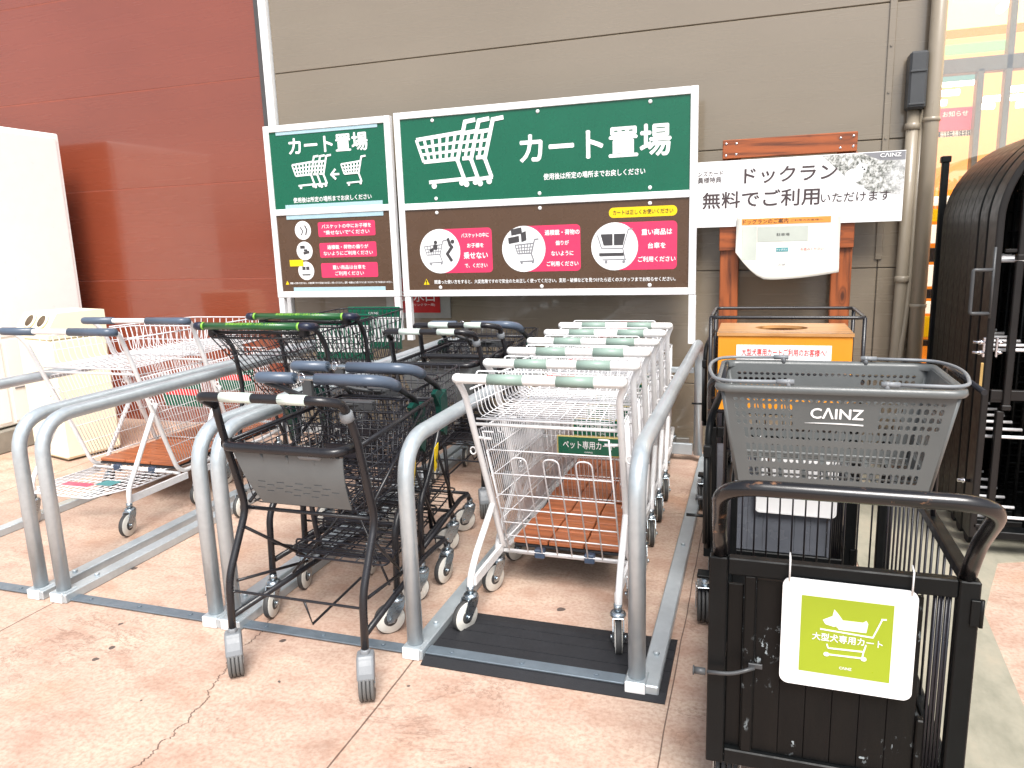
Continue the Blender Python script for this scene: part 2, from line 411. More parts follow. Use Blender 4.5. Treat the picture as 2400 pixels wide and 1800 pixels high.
class Plane:
    """flat drawing on a plane: u to the right, v up, each mark a little prouder than the last"""
    def __init__(s, O, U=(1, 0, 0), Vv=(0, 0, 1), th=.0008):
        s.O = Vector(O); s.U = Vector(U).normalized(); s.V = Vector(Vv).normalized(); s.N = s.U.cross(s.V); s.th = th; s.k = 0
    def poly(s, mb, pts, lift=0.0):
        s.k += 1; d = lift + s.th + s.k * .00006
        mb.prism(pts, s.O, s.U, s.V, lift, d)
    def line(s, mb, p, q, w, lift=0.0):
        p = Vector(p); q = Vector(q); d = (q - p).normalized(); nn = Vector((-d.y, d.x)) * w / 2
        s.poly(mb, [p + nn, p - nn, q - nn, q + nn], lift)
    def pline(s, mb, pts, w, lift=0.0):
        for a, b in zip(pts, pts[1:]):
            a = Vector(a); b = Vector(b); e = (b - a).normalized() * w * .3; s.line(mb, a - e, b + e, w, lift)
    def disc(s, mb, c, r, n=28, lift=0.0, ry=None):
        ry = ry or r
        s.poly(mb, [(c[0] + r * math.cos(2 * math.pi * i / n), c[1] + ry * math.sin(2 * math.pi * i / n)) for i in range(n)], lift)
    def rrect(s, mb, x0, z0, x1, z1, r=.01, lift=0.0, n=5): s.poly(mb, rr_pts(x0, z0, x1, z1, r, n), lift)
def rr_pts(x0, z0, x1, z1, r, n=5):
    out = []
    for cx, cz, a0 in ((x1 - r, z1 - r, 0), (x0 + r, z1 - r, 90), (x0 + r, z0 + r, 180), (x1 - r, z0 + r, 270)):
        for i in range(n + 1):
            a = R(a0 + 90 * i / n); out.append((cx + r * math.cos(a), cz + r * math.sin(a)))
    return out
def text(body, parent, m, pl, x0, x1, z0, z1, name='lettering', bold=.02, lift=.0016, keep=False, slant=0):
    """lettering stretched into the box x0..x1, z0..z1 of a plane (keep: true proportions, fitted to the width)"""
    cu = bpy.data.curves.new('lettering', 'FONT'); cu.body = body; cu.resolution_u = 3; cu.align_x = 'LEFT'
    o = bpy.data.objects.new('lettering', cu); COL.objects.link(o)
    dg = bpy.context.evaluated_depsgraph_get(); dg.update()
    me = bpy.data.meshes.new_from_object(o.evaluated_get(dg)); bpy.data.objects.remove(o)
    xs = [v.co.x for v in me.vertices]; ys = [v.co.y for v in me.vertices]
    ax, bx_, ay, by = min(xs), max(xs), min(ys), max(ys)
    sx = (x1 - x0) / (bx_ - ax); sz = (z1 - z0) / (by - ay); ox, oz = x0, z0
    if keep:
        k = min(sx, sz); ox += ((x1 - x0) - k * (bx_ - ax)) / 2; oz += ((z1 - z0) - k * (by - ay)) / 2; sx = sz = k
    off = wloc(parent) if parent is not None else Vector((0, 0, 0))
    src = [(v.co.x, v.co.y) for v in me.vertices]; fcs = [tuple(p.vertices) for p in me.polygons]; d = bold * .75
    vs, fs = [], []
    for q, (dx, dy) in enumerate(((0, 0), (d, 0), (-d, 0), (0, d), (0, -d)) if d > 0 else ((0, 0),)):      # bolder strokes
        b0 = len(vs)
        for x, y in src:
            u = ox + (x + dx - ax) * sx; w = oz + (y + dy - ay) * sz + (x - ax) * sx * slant
            vs.append(pl.O + pl.U * u + pl.V * w + pl.N * (lift + q * .00008) - off)
        fs += [tuple(b0 + i for i in f) for f in fcs]
    bpy.data.meshes.remove(me); me = bpy.data.meshes.new(name); me.from_pydata(vs, [], fs)
    me.materials.clear(); me.materials.append(M[m]); me.name = name
    ob = bpy.data.objects.new(name, me); COL.objects.link(ob)
    if parent is not None: ob.parent = parent
    return ob
def pict_cart(pl, mb, ox, oz, s, w=.045, nested=0, flip=False, lift=.001):
    def T(x, z): return (ox + (x if not flip else 1.18 - x) * s, oz + z * s)
    def one(dx, x0):
        def bz(x, t): return (.78 + .08 * x) * (1 - t) + (.37 + .03 * x) * t
        def ex(t, side): return (0 + .13 * t) if side == 0 else (.95 - .14 * t)
        for t in (0, .36, .68, 1):
            a = max(ex(t, 0), x0); b = ex(t, 1)
            if a < b: pl.line(mb, T(a + dx, bz(a, t)), T(b + dx, bz(b, t)), w * s * (1.25 if t in (0, 1) else .9), lift)
        for i in range(7):
            xt = .0 + .95 * i / 6; xb = .13 + .68 * i / 6
            if xb >= x0 - .02: pl.line(mb, T(max(xt, x0) + dx, bz(xt, 0)), T(xb + dx, bz(xb, 1)), w * s, lift)
        pl.pline(mb, [T(.81 + dx, .36), T(.99 + dx, 1.03), T(1.17 + dx, 1.05)], w * s * 1.35, lift)
        pl.line(mb, T(.8 + dx, .40), T(.93 + dx, .03), w * s * 1.25, lift)
        pl.line(mb, T(.22 + dx + (x0 * .55), .0), T(.95 + dx, .03), w * s * 1.2, lift)
        for q in ((.32 + x0 * .6, -.07), (.88, -.04)): pl.disc(mb, T(q[0] + dx, q[1]), .052 * s, 14, lift)
    one(0, 0)
    for i in range(nested): one(.27 * (i + 1), .64)
# ---------------------------------------------------------------- the setting
g = MB()
g.add([(-400, -400, 0), (400, -400, 0), (400, 400, 0), (-400, 400, 0)], [(0, 1, 2, 3)])
tag(g.build('ground', 'ground'), kind='structure')
rd = MB(); rd.box((-300, -300, -.02), (300, -3.4, .006)); tag(rd.build('road', 'asphalt'), kind='structure')  # unseen asphalt behind the camera, added to make bounced light less orange
p = MB(); pts = [(.47, -2.0), (.80, -2.0), (.83, 2.4), (.88, 3.1), (1.06, 3.62), (3.5, 4.6), (3.5, 5.04), (.47, 5.04)]
p.prism(pts, (0, 0, 0), (1, 0, 0), (0, 1, 0), -.02, .005)
tag(p.build('path', 'path'), kind='structure')

YW = 5.13
def panel_wall(name, m, x0, x1, zs, y, seams, label):
    root = empty(name, (x0, y, 0), label, 'wall')
    b = MB(); gp = .0042
    xs = [x0] + seams + [x1]
    for a, c in zip(zs, zs[1:]):
        for u, w in zip(xs, xs[1:]): b.box((u + gp / 2, y, a + gp / 2), (w - gp / 2, y + .08, c - gp / 2), .004)
    b.build('cladding', m, root)
    b = MB(); b.box((x0, y + (.012 if name != 'red_wall' else .0015), zs[0]), (x1, y + .07, zs[-1])); b.build('joint_filler', 'trim_dark' if name != 'red_wall' else 'seam_red', root)
    return root
ZS = [0, .483, 1.248, 2.013, 2.778, 3.543, 4.3]
red = panel_wall('red_wall', 'wall_red', -12, -3.56, ZS, YW + .03, [-7.2], 'glossy brick red panel wall behind the white carts')
gry = panel_wall('taupe_wall', 'wall_grey', -3.53, .925, ZS, YW, [.70], 'glossy taupe panel wall behind the green cart return signs')
b = MB(); b.box((-3.60, YW - .035, 0), (-3.535, YW + .02, 4.3), .004); b.build('corner_trim', 'trim', gry)
b = MB(); b.box((-3.655, YW - .01, 0), (-3.602, YW + .029, 4.3), .003); b.build('corner_reveal', 'trim_dark', gry)
b = MB(); b.box((.683, YW - .012, 1.30), (.722, YW - .001, 4.3), .003)
for i in range(9): b.cyl((.702, YW - .011, 2.02 + i * .26), (.702, YW - .018, 2.02 + i * .26), .008, 8)
b.build('joint_cover', 'wall_grey', gry)
b = MB(); b.box((-.9, YW - .03, 0), (-.42, YW - .002, .10), .004); b.build('skirting', 'alu', gry)
# shop front right of the taupe wall
shop = empty('shop_window', (1.0, 5.2, 0), 'bright shop window with lit tubes and posters right of the downpipe', 'shop window')
b = MB(); b.box((.93, YW + .005, 0), (.956, YW + .07, 4.3), .003); b.box((.958, YW - .02, 0), (6, YW + .07, .12), .004); b.box((.958, YW - .02, 4.15), (6, YW + .07, 4.3), .004); b.box((2.7, YW - .018, .122), (2.76, YW + .068, 4.148), .004)
b.build('frame', 'shop_frame', shop)
b = MB(); b.box((.958, YW + .03, .122), (6, YW + .036, 4.148)); b.build('pane', 'glass', shop)
b = MB(); b.box((.99, 9.0, 0), (7, 9.1, 4.3)); b.box((.86, YW + .1, 0), (.93, 9.0, 4.3)); b.build('back_wall', 'shop_wall', shop)
b = MB(); b.box((.99, YW + .1, 3.32), (7, 8.98, 3.42)); b.build('ceiling', 'shop_ceiling', shop)
b = MB(); b.box((.99, YW + .1, -.01), (7, 8.98, .006)); b.build('floor_slab', 'plywood', shop)
def at(x, y, Y):      # the point at depth Y that the photograph shows at pixel x, y
    d = cm.to_3x3() @ Vector((x - 1200, 900 - y, -F)); return Vector((0, 0, H)) + d * (Y / d.y)
def slab(mb, x0, y0, x1, y1, Y, th=.04):
    ym = min(max((y0 + y1) / 2, 100), 230); a = at(x0, ym, Y); c_ = at(x1, ym, Y); xm = (x0 + x1) / 2
    mb.box((a.x, Y, at(xm, y0, Y).z), (c_.x, Y + th, at(xm, y1, Y).z), .004)
b = MB(); slab(b, 2190, 122, 2620, 158, 6.2, .1); slab(b, 2288, 160, 2303, 700, 6.2, .09); slab(b, 2352, -200, 2368, 700, 6.2, .08); slab(b, 2470, 160, 2486, 700, 6.2, .09); b.build('door_frame', 'shop_frame', shop)
b = MB(); slab(b, 2195, 158, 2287, 190, 6.35, .03); b.build('door_header', 'shop_teal', shop)
b = MB(); slab(b, 2190, 100, 2360, 124, 6.6, .04); b.build('green_banner', 'shop_green', shop)
b = MB(); slab(b, 2190, 62, 2420, 82, 6.7, .04); b.build('orange_banner', 'shop_orange', shop)
b = MB(); slab(b, 2196, 252, 2286, 305, 6.3, .03); pk = b.build('poster', 'shop_pink', shop)
a0 = at(2205, 262, 6.29); a1 = at(2275, 270, 6.29); text('お知らせ', pk, 'shop_white', Plane((0, 6.3, 0)), a0.x, a1.x, a1.z, a0.z, keep=True)
b = MB(); slab(b, 2196, 306, 2286, 319, 6.3, .03); pk = b.build('notice', 'ink_black', shop)
for i, yy in enumerate((308, 313.5)):
    a0 = at(2205, yy, 6.29); a1 = at(2275, yy + 4, 6.29); text('店内でご利用ください', pk, 'shop_white', Plane((0, 6.3, 0)), a0.x, a1.x, a1.z, a0.z)
b = MB()
for (x0, x1, yy) in ((2196, 2282, 199), (2196, 2248, 220), (2196, 2218, 242), (2305, 2350, 233), (2368, 2440, 209), (2366, 2440, 229), (2382, 2440, 246), (2300, 2330, 250)):
    a = at(x0, yy, 8.0); c_ = at(x1, yy - 2, 8.0); b.cyl((a.x, 8.0, a.z), (c_.x, 8.0, a.z), .026, 8)
a = at(2344, 22, 7.2); b.cyl(a, at(2362, 4, 7.6), .03, 8)
b.build('ceiling_tube', 'tube_light', shop)
# goods near the pane, seen beside the downpipe
gs = empty('goods_shelf', (1.3, 5.6, 0), 'shop shelf with orange goods and price cards behind the glass', 'shelf')
for nm, mm, rows in (('shelf_back', 'shop_orange', ((.99, 1.34, .0, 1.72, 5.62),)), ('price_card', 'shop_white', ((1.01, 1.3, 1.38, 1.50, 5.56), (1.0, 1.28, 1.10, 1.24, 5.56), (1.01, 1.3, .92, 1.0, 5.56), (1.0, 1.4, 1.62, 1.68, 5.56))), ('goods', 'ink_black', ((1.02, 1.2, 1.26, 1.35, 5.57), (1.0, 1.22, 1.02, 1.08, 5.57), (1.0, 1.5, .70, .74, 5.57))), ('goods', 'yellow', ((1.0, 1.5, 1.52, 1.60, 5.57), (1.0, 1.5, .76, .9, 5.57)))):
    b = MB()
    for (x0, x1, z0, z1, y) in rows: b.box((x0, y, z0), (x1, y + .04, z1), .003)
    b.build(nm, mm, gs)

# pipes and box on the wall
dp = empty('downpipe', (.94, YW - .05, 0), 'tall taupe rain downpipe between the taupe wall and the shop window', 'downpipe')
b = MB(); b.tube([(.93, YW - .06, 0), (.93, YW - .06, 4.3)], .043, 18); b.build('pipe', 'pipe', dp)
for z in (.55, 1.02, 2.10, 3.1):
    b = MB(); b.lathe([(.044, -.012), (.048, -.010), (.048, .010), (.044, .012)], (.93, YW - .06, z), (0, 0, 1), 18); b.box((.905, YW - .03, z - .01), (.92, YW + .005, z + .01)); b.build('pipe_clamp', 'pipe', dp)
cb = empty('cable_conduit', (.85, YW - .05, 0), 'dark junction box with taupe cable conduits hanging beside the downpipe', 'conduit')
b = MB(); b.box((.79, YW - .12, 2.16), (.885, YW - .002, 2.475), .012); b.build('junction_box', 'box_dark', cb)
for z in (2.36, 2.18): b = MB(); b.box((.794, YW - .127, z), (.881, YW - .119, z + .011), .002); b.build('cover_rib', 'box_dark', cb)
b = MB(); b.tube([(.835, YW - .05, 2.16), (.833, YW - .05, 1.4), (.83, YW - .045, .75), (.80, YW - .05, .35), (.78, YW - .05, 0)], .034, 14); b.build('conduit', 'pipe', cb)
b = MB(); b.tube(fillet([(.885, YW - .04, 2.16), (.88, YW - .04, 1.1), (.84, YW - .08, .6), (.86, YW - .06, 0)], .3, 8), .018, 10); b.build('flexible_conduit', 'pipe', cb)
b = MB()
for z in (2.07, 1.18):
    b = MB(); b.lathe([(.035, -.02), (.041, -.016), (.041, .016), (.035, .02)], (.834, YW - .05, z), (0, 0, 1), 14); b.build('conduit_coupling', 'pipe', cb)

# white machine and bin on the left
vm = empty('white_cabinet', (-6.1, 4.4, 0), 'tall white machine cabinet on a concrete plinth at the red wall', 'cabinet')
b = MB(); b.box((-6.7, 3.6, .19), (-5.5, 4.92, 2.46), .012); b.build('body', 'machine', vm)
for q in (((-5.499, 3.62, .22), (-5.492, 4.13, .86)), ((-5.499, 4.16, .22), (-5.492, 4.88, .86)), ((-5.499, 4.14, .88), (-5.492, 4.88, 2.42))):
    b = MB(); b.box(*q, .003); b.build('side_cover', 'machine', vm)
b = MB(); b.box((-5.49, 4.19, .47), (-5.487, 4.27, .482)); b.build('badge', 'picto_grey', vm)
b = MB(); b.box((-6.75, 3.55, 0), (-5.46, 4.97, .175), .01); b.build('plinth', 'concrete', vm)
bn = empty('recycling_bin', (-4.92, 4.14, 0), 'cream recycling bin with two round holes beside the white machine', 'bin')
bn.rotation_euler = (0, 0, R(-14))
def local(mb, name, mats, root):
    o = mb.build(name, mats); o.parent = root; return o
b = MB(); b.box((-.23, -.17, .015), (.23, .25, .90), .02); local(b, 'body', 'bin_cream', bn)
b = MB(); b.prism([(-.25, .90), (.17, .90), (.17, .96), (.09, 1.08), (-.25, 1.08)], (-.23, 0, 0), (0, -1, 0), (0, 0, 1), -.46, 0); local(b, 'hood', 'bin_cream', bn)
for x in (-.06, .11):
    b = MB(); b.lathe([(.05, 0), (.062, .004), (.062, .012), (.045, .014)], (x, -.132, 1.02), (0, -.83, .55), 20); local(b, 'hole_ring', 'bin_cream', bn)
    b = MB(); b.lathe([(.0, .0155), (.045, .0155), (.045, .004)], (x, -.132, 1.02), (0, -.83, .55), 20); local(b, 'hole', 'hole', bn)
b = MB(); b.box((-.2, -.15, 0), (.2, .23, .018)); local(b, 'base', 'hole', bn)

# ---------------------------------------------------------------- cart return signs
YS = 4.85
def sign_frame(root, x0, x1, zs, legs, zleg):
    b = MB(); w = .045
    for x in legs: b.box((x - w / 2, YS - .022, zleg), (x + w / 2, YS + .022, zs[0] - .002), .003)
    xi0, xi1 = x0 + w, x1 - w
    b.box((x0, YS - .024, zs[0]), (x0 + w, YS + .022, zs[-1]), .003); b.box((x1 - w, YS - .024, zs[0]), (x1, YS + .022, zs[-1]), .003)
    for i, z in enumerate(zs):
        z0 = z if i == 0 else z - w / 2 if i < len(zs) - 1 else z - w
        b.box((xi0 + .001, YS - .022, z0), (xi1 - .001, YS + .02, z0 + w), .003)
    return b.build('frame', 'white_paint', root)
bs = empty('cart_return_sign', (-1.4, YS, 0), 'wide green and brown cart return sign in a white frame, the larger of two', 'sign')
sign_frame(bs, -2.405, -.372, [1.115, 1.737, 2.365], (-2.375, -.392), .80)
PF = Plane((0, YS - .012, 0))
b = MB(); b.box((-2.362, YS - .012, 1.758), (-.416, YS - .004, 2.322)); gp_ = b.build('green_panel', 'sign_green', bs)
b = MB(); b.box((-2.362, YS - .012, 1.158), (-.416, YS - .004, 1.716)); bp_ = b.build('brown_panel', 'sign_brown', bs)
b = MB(); pict_cart(PF, b, -2.245, 1.895, .365, .055, 2); b.build('cart_pictogram', 'sign_white', gp_)
text('カート置場', gp_, 'sign_white', PF, -1.505, -.535, 1.978, 2.164, bold=.032)
text('使用後は所定の場所までお戻しください', gp_, 'sign_white', PF, -1.35, -.69, 1.868, 1.908, bold=.025)
for par, zz in ((gp_, (1.785, 2.297)), (bp_, (1.178, 1.69))):
    for x in (-2.12, -1.38, -.66):
        for z in zz: b = MB(); b.lathe([(.013, 0), (.012, .004), (.006, .007), (0, .0075)], (x, YS - .012, z), (0, -1, 0), 10); b.build('screw', 'sign_white', par)
PF.k = 0
b = MB(); PF.rrect(b, -.921, 1.608, -.491, 1.672, .03); b.build('yellow_label', 'yellow', bp_)
text('カートは正しくお使いください', bp_, 'sign_brown', PF, -.895, -.515, 1.626, 1.656, bold=.015, lift=.0026)
cards = [(-2.11, -1.724, ['バスケットの中に', 'お子様を', '乗せない', 'で、ください'], [(.20, .03), (.12, .03), (.175, .045), (.165, .028)]),
         (-1.50, -1.11, ['過積載・荷物の', '偏りが', 'ないように', 'ご利用ください'], [(.235, .034), (.09, .03), (.15, .03), (.215, .032)]),
         (-.886, -.49, ['重い商品は', '台車を', 'ご利用ください'], [(.19, .038), (.11, .036), (.235, .034)])]
for i, (cx, xr, lines, dims) in enumerate(cards):
    b = MB(); PF.k = 0; PF.rrect(b, cx, 1.277, xr, 1.578, .028); b.build('pink_card', 'pink', bp_)
    b = MB(); PF.k = 0; PF.disc(b, (cx, 1.428), .152, 40, lift=.0012); b.build('picture_disc', 'sign_white', bp_)
    tx = (cx + .152 + xr) / 2 - .004; n = len(lines)
    for j, (s_, (w_, h_)) in enumerate(zip(lines, dims)):
        zc = 1.428 + ((n - 1) / 2 - j) * (.068 if n == 4 else .085)
        text(s_, bp_, 'sign_white', PF, tx - w_ / 2, tx + w_ / 2, zc - h_ / 2, zc + h_ / 2, bold=.03, lift=.0026)
    b = MB(); PF.k = 0; k_ = MB()
    if i == 0:
        pict_cart(PF, b, cx - .118, 1.35, .145, .035, 0, lift=.0024)
        PF.disc(k_, (cx - .03, 1.49), .013, 12, .0024); PF.line(k_, (cx - .03, 1.475), (cx - .035, 1.44), .03, .0024); PF.line(k_, (cx - .05, 1.445), (cx - .075, 1.43), .02, .0024)
        PF.disc(k_, (cx + .098, 1.492), .014, 12, .0024); PF.pline(k_, [(cx + .065, 1.51), (cx + .078, 1.47), (cx + .092, 1.455), (cx + .055, 1.41), (cx + .085, 1.365)], .02, .0024)
    elif i == 1:
        pict_cart(PF, b, cx - .06, 1.345, .14, .05, 0, lift=.0024)
        for (u, w_, s_, t_) in ((-.045, 1.545, .075, .04), (-.065, 1.49, .075, .04), (.005, 1.51, .035, .06)):
            PF.poly(k_, [(cx + u - s_ / 2, w_ - t_ / 2 - .006), (cx + u + s_ / 2, w_ - t_ / 2 + .006), (cx + u + s_ / 2 - .004, w_ + t_ / 2 + .006), (cx + u - s_ / 2 - .004, w_ + t_ / 2 - .006)], .0024)
    else:
        PF.pline(b, [(cx - .11, 1.5), (cx - .085, 1.42), (cx + .055, 1.415), (cx + .09, 1.535), (cx + .115, 1.537)], .007, .0024); PF.line(b, (cx + .055, 1.41), (cx + .07, 1.34), .007, .0024); PF.line(b, (cx - .08, 1.345), (cx + .075, 1.345), .007, .0024)
        for u in (-.055, .06): PF.disc(b, (cx + u, 1.33), .01, 10, .0024)
        PF.poly(k_, [(cx - .09, 1.508), (cx - .012, 1.508), (cx - .012, 1.436), (cx - .07, 1.436)], .0024); PF.poly(k_, [(cx - .003, 1.508), (cx + .072, 1.508), (cx + .055, 1.436), (cx - .003, 1.436)], .0024)
        PF.rrect(k_, cx - .1, 1.368, cx + .06, 1.388, .003, .0024)
    b.build('cart_pictogram', 'picto_grey', bp_); k_.build('warning_pictogram', 'picto_dark', bp_)
PF.k = 0; b = MB(); PF.poly(b, [(-2.247, 1.198), (-2.203, 1.198), (-2.225, 1.24)]); b.build('warning_triangle', 'yellow', bp_)
text('!', bp_, 'ink_black', PF, -2.228, -2.222, 1.203, 1.23, bold=.04, lift=.0026)
text('間違った使い方をすると、大変危険ですので安全のため正しく使ってください。変形・破損などを見つけたら近くのスタッフまでお知らせください。', bp_, 'sign_white', PF, -2.163, -.497, 1.203, 1.23, bold=.02)

ss = empty('cart_return_sign', (-2.94, YS, 0), 'narrow green and brown cart return sign with an arrow, the smaller of two', 'sign')
sign_frame(ss, -3.462, -2.436, [1.115, 1.742, 2.355], (-3.435, -2.46), .80)
b = MB(); b.box((-3.418, YS - .012, 1.764), (-2.481, YS - .004, 2.312)); sg = b.build('green_panel', 'sign_green', ss)
b = MB(); b.box((-3.418, YS - .012, 1.158), (-2.481, YS - .004, 1.721)); sb = b.build('brown_panel', 'sign_brown', ss)
PF.k = 0
b = MB(); pict_cart(PF, b, -3.245, 1.925, .19, .055, 2); b.build('cart_pictogram', 'sign_white', sg)
b = MB(); pict_cart(PF, b, -2.84, 1.925, .168, .055, 0); b.build('cart_pictogram', 'sign_white', sg)
b = MB(); PF.line(b, (-2.925, 1.99), (-2.86, 1.99), .014); PF.pline(b, [(-2.892, 2.022), (-2.925, 1.99), (-2.892, 1.958)], .014); b.build('arrow', 'sign_white', sg)
text('カート置場', sg, 'sign_white', PF, -3.258, -2.62, 2.143, 2.262, bold=.032)
text('使用後は所定の場所までお戻しください', sg, 'sign_white', PF, -3.258, -2.615, 1.806, 1.843, bold=.022)
for par, z, x0, x1 in ((sg, 2.303, -3.36, -2.535), (sg, 1.775, -3.33, -2.53), (sb, 1.706, -3.33, -2.53), (sb, 1.172, -3.32, -2.55)):
    b = MB(); b.box((x0, YS - .016, z - .018), (x1, YS - .0125, z + .018), .001); b.build('mounting_strip', 'tape', par)
for (z, a_, c_) in ((1.607, 'バスケットの中にお子様を', '"乗せないで"ください'), (1.458, '過積載・荷物の偏りが', 'ないようにご利用ください'), (1.312, '重い商品は台車を', 'ご利用ください')):
    b = MB(); PF.k = 0; PF.rrect(b, -3.07, z - .053, -2.603, z + .053, .012); b.build('pink_card', 'pink', sb)
    w1 = .0125 * len(a_) * 1.35; w2 = .0125 * len(c_) * 1.35
    text(a_, sb, 'sign_white', PF, -2.836 - w1, -2.836 + w1, z + .006, z + .036, bold=.02, lift=.0022)
    text(c_, sb, 'sign_white', PF, -2.836 - w2, -2.836 + w2, z - .038, z - .008, bold=.02, lift=.0022)
    b = MB(); PF.k = 0; PF.disc(b, (-3.2, z), .068, 28); b.build('picture_disc', 'sign_white', sb)
    b = MB(); PF.k = 0
    if z > 1.6: PF.pline(b, [(-3.22, 1.63), (-3.2, 1.6), (-3.215, 1.575)], .008, .0012); PF.pline(b, [(-3.18, 1.64), (-3.165, 1.61), (-3.178, 1.575)], .01, .0012)
    elif z > 1.4: PF.rrect(b, -3.235, 1.475, -3.195, 1.497, .002, .0012); PF.rrect(b, -3.205, 1.455, -3.175, 1.47, .002, .0012); PF.line(b, (-3.21, 1.44), (-3.16, 1.45), .02, .0012)
    else: PF.rrect(b, -3.232, 1.318, -3.204, 1.343, .002, .0012); PF.rrect(b, -3.198, 1.318, -3.17, 1.343, .002, .0012); PF.line(b, (-3.235, 1.283), (-3.165, 1.283), .01, .0012)
    b.build('warning_pictogram', 'picto_dark', sb)
b = MB(); PF.k = 0; PF.rrect(b, -3.335, 1.347, -3.218, 1.394, .002, .0024); b.build('yellow_label', 'yellow', sb)
b = MB(); PF.k = 0; PF.poly(b, [(-3.388, 1.212), (-3.358, 1.212), (-3.373, 1.24)]); b.build('warning_triangle', 'yellow', sb)
text('間違った使い方をすると、大変危険ですので安全のため正しく使ってください。変形・破損などを見つけたら近くのスタッフまでお知らせください。', sb, 'sign_white', PF, -3.345, -2.492, 1.214, 1.229, bold=.02)

# red hydrant plate on the wall, half hidden by the sign legs
rs = empty('hydrant_plate', (-2.43, YW - .02, 1.0), 'red hydrant plate with white letters low on the taupe wall', 'wall sign')
b = MB(); b.box((-2.70, YW - .016, .93), (-2.17, YW - .002, 1.24), .002); b.build('backing_board', 'alu', rs)
b = MB(); b.box((-2.63, YW - .024, .972), (-2.25, YW - .0165, 1.235), .002); rp = b.build('red_plate', 'red_sign', rs)
PR = Plane((0, YW - .024, 0))
text('送水口', rp, 'sign_white', PR, -2.56, -2.29, 1.055, 1.135, bold=.01)
text('(スプリンクラー用)', rp, 'sign_white', PR, -2.53, -2.29, 1.02, 1.042, bold=0)

# ---------------------------------------------------------------- dog run board
db = empty('dog_run_board', (.15, 4.98, 0), 'wooden board with a white dog run banner beside the larger cart sign', 'notice board')
b = MB(); b.box((-.235, 4.99, 0), (-.12, 5.03, 1.94), .004); b.build('post', 'stained_z', db)
b = MB(); b.box((.425, 4.99, 0), (.54, 5.03, 1.94), .004); b.build('post', 'stained_z', db)
b = MB(); b.box((-.232, 4.965, 1.94), (.532, 5.005, 2.053), .004); tb = b.build('top_board', 'stained_x', db)
b = MB(); b.box((-.24, 4.965, 1.38), (-.115, 4.989, 1.53), .003); b.build('batten', 'stained_x', db)
b = MB(); b.box((.43, 4.965, 1.38), (.542, 4.989, 1.53), .003); b.build('batten', 'stained_x', db)
for (x, z) in ((-.21, 2.03), (-.15, 2.028), (-.21, 1.96), (-.15, 1.965), (.44, 2.02), (.51, 2.028), (.44, 1.965), (.51, 1.97)):
    b = MB(); b.lathe([(.008, 0), (.007, .003), (0, .004)], (x, 4.965, z), (0, -1, 0), 8); b.build('screw', 'chrome', tb)
b = MB(); b.box((-.52, 4.945, 1.528), (.79, 4.956, 1.928), .001); bn_ = b.build('banner', 'sign_white', db)
PD = Plane((0, 4.945, 0))
b = MB(); PD.poly(b, [(.34, 1.924), (.788, 1.924), (.788, 1.68), (.62, 1.70), (.47, 1.80)]); b.build('meadow_print', 'meadow', bn_)
PD.k = 4; b = MB(); PD.poly(b, [(.56, 1.924), (.788, 1.924), (.788, 1.875), (.66, 1.878)]); b.build('shed_print', 'picto_grey', bn_)
b = MB(); PD.disc(b, (.52, 1.80), .05, 20, ry=.04); PD.disc(b, (.56, 1.84), .03, 16); PD.poly(b, [(.545, 1.86), (.56, 1.86), (.548, 1.89)]); b.build('dog_print', 'sign_white', bn_)
b = MB(); PD.disc(b, (.565, 1.845), .005, 8); PD.disc(b, (.575, 1.832), .006, 8); b.build('dog_face_print', 'ink_black', bn_)
text('CΛINZ', bn_, 'sign_white', PD, .655, .765, 1.895, 1.917, bold=.03, lift=.004)
text('ドックラン', bn_, 'ink', PD, -.098, .428, 1.785, 1.876, bold=.02)
text('無料でご利用', bn_, 'ink', PD, -.345, .336, 1.643, 1.742, bold=.02)
text('いただけます', bn_, 'ink', PD, .345, .722, 1.652, 1.706, bold=.012)
text('カインズカード', bn_, 'ink', PD, -.438, -.225, 1.842, 1.872, bold=.012)
text('会員様特典', bn_, 'ink', PD, -.4125, -.235, 1.80, 1.836, bold=.012)
# curled paper in a clear sleeve
b = MB(); nu, nv = 14, 16; vs = []
for j in range(nv + 1):
    t = j / nv
    for i in range(nu + 1):
        s_ = i / nu; x = -.137 + .597 * s_
        zb = 1.20 + .17 * max(0, 1 - s_ * 3.2) ** 1.6 + .04 * s_ ** 3; z = 1.585 * (1 - t) + zb * t
        y = 4.932 - .012 * math.sin(s_ * 3.1) - .075 * t * t * (.35 + .65 * (1 - abs(s_ - .45))) - .004 * math.sin(s_ * 9 + t * 3)
        vs.append((x, y, z))
fs = [(j * (nu + 1) + i, j * (nu + 1) + i + 1, (j + 1) * (nu + 1) + i + 1, (j + 1) * (nu + 1) + i) for j in range(nv) for i in range(nu)]
b.add(vs, fs, True); nt_ = empty('paper_notice', (.16, 4.93, 1.4), 'curling white paper notice with an orange band hung over the banner', 'notice')
pp = b.build('sheet', 'paper', nt_); md = pp.modifiers.new('thickness', 'SOLIDIFY'); md.thickness = .0012
def on_sheet(x, z):
    s_ = (x + .137) / .597; zb = 1.20 + .17 * max(0, 1 - s_ * 3.2) ** 1.6 + .04 * s_ ** 3; t = (1.585 - z) / (1.585 - zb)
    return 4.932 - .012 * math.sin(s_ * 3.1) - .075 * t * t * (.35 + .65 * (1 - abs(s_ - .45))) - .004 * math.sin(s_ * 9 + t * 3)
def patch(x0, z0, x1, z1, m, nm, par, lift=.0016, n=12):
    b = MB(); vs = []
    for z in (z0, z1):
        for i in range(n + 1):
            x = x0 + (x1 - x0) * i / n; vs.append((x, on_sheet(x, z) - lift, z))
    b.add(vs, [(i, i + 1, n + 2 + i, n + 1 + i) for i in range(n)], True); return b.build(nm, m, par)
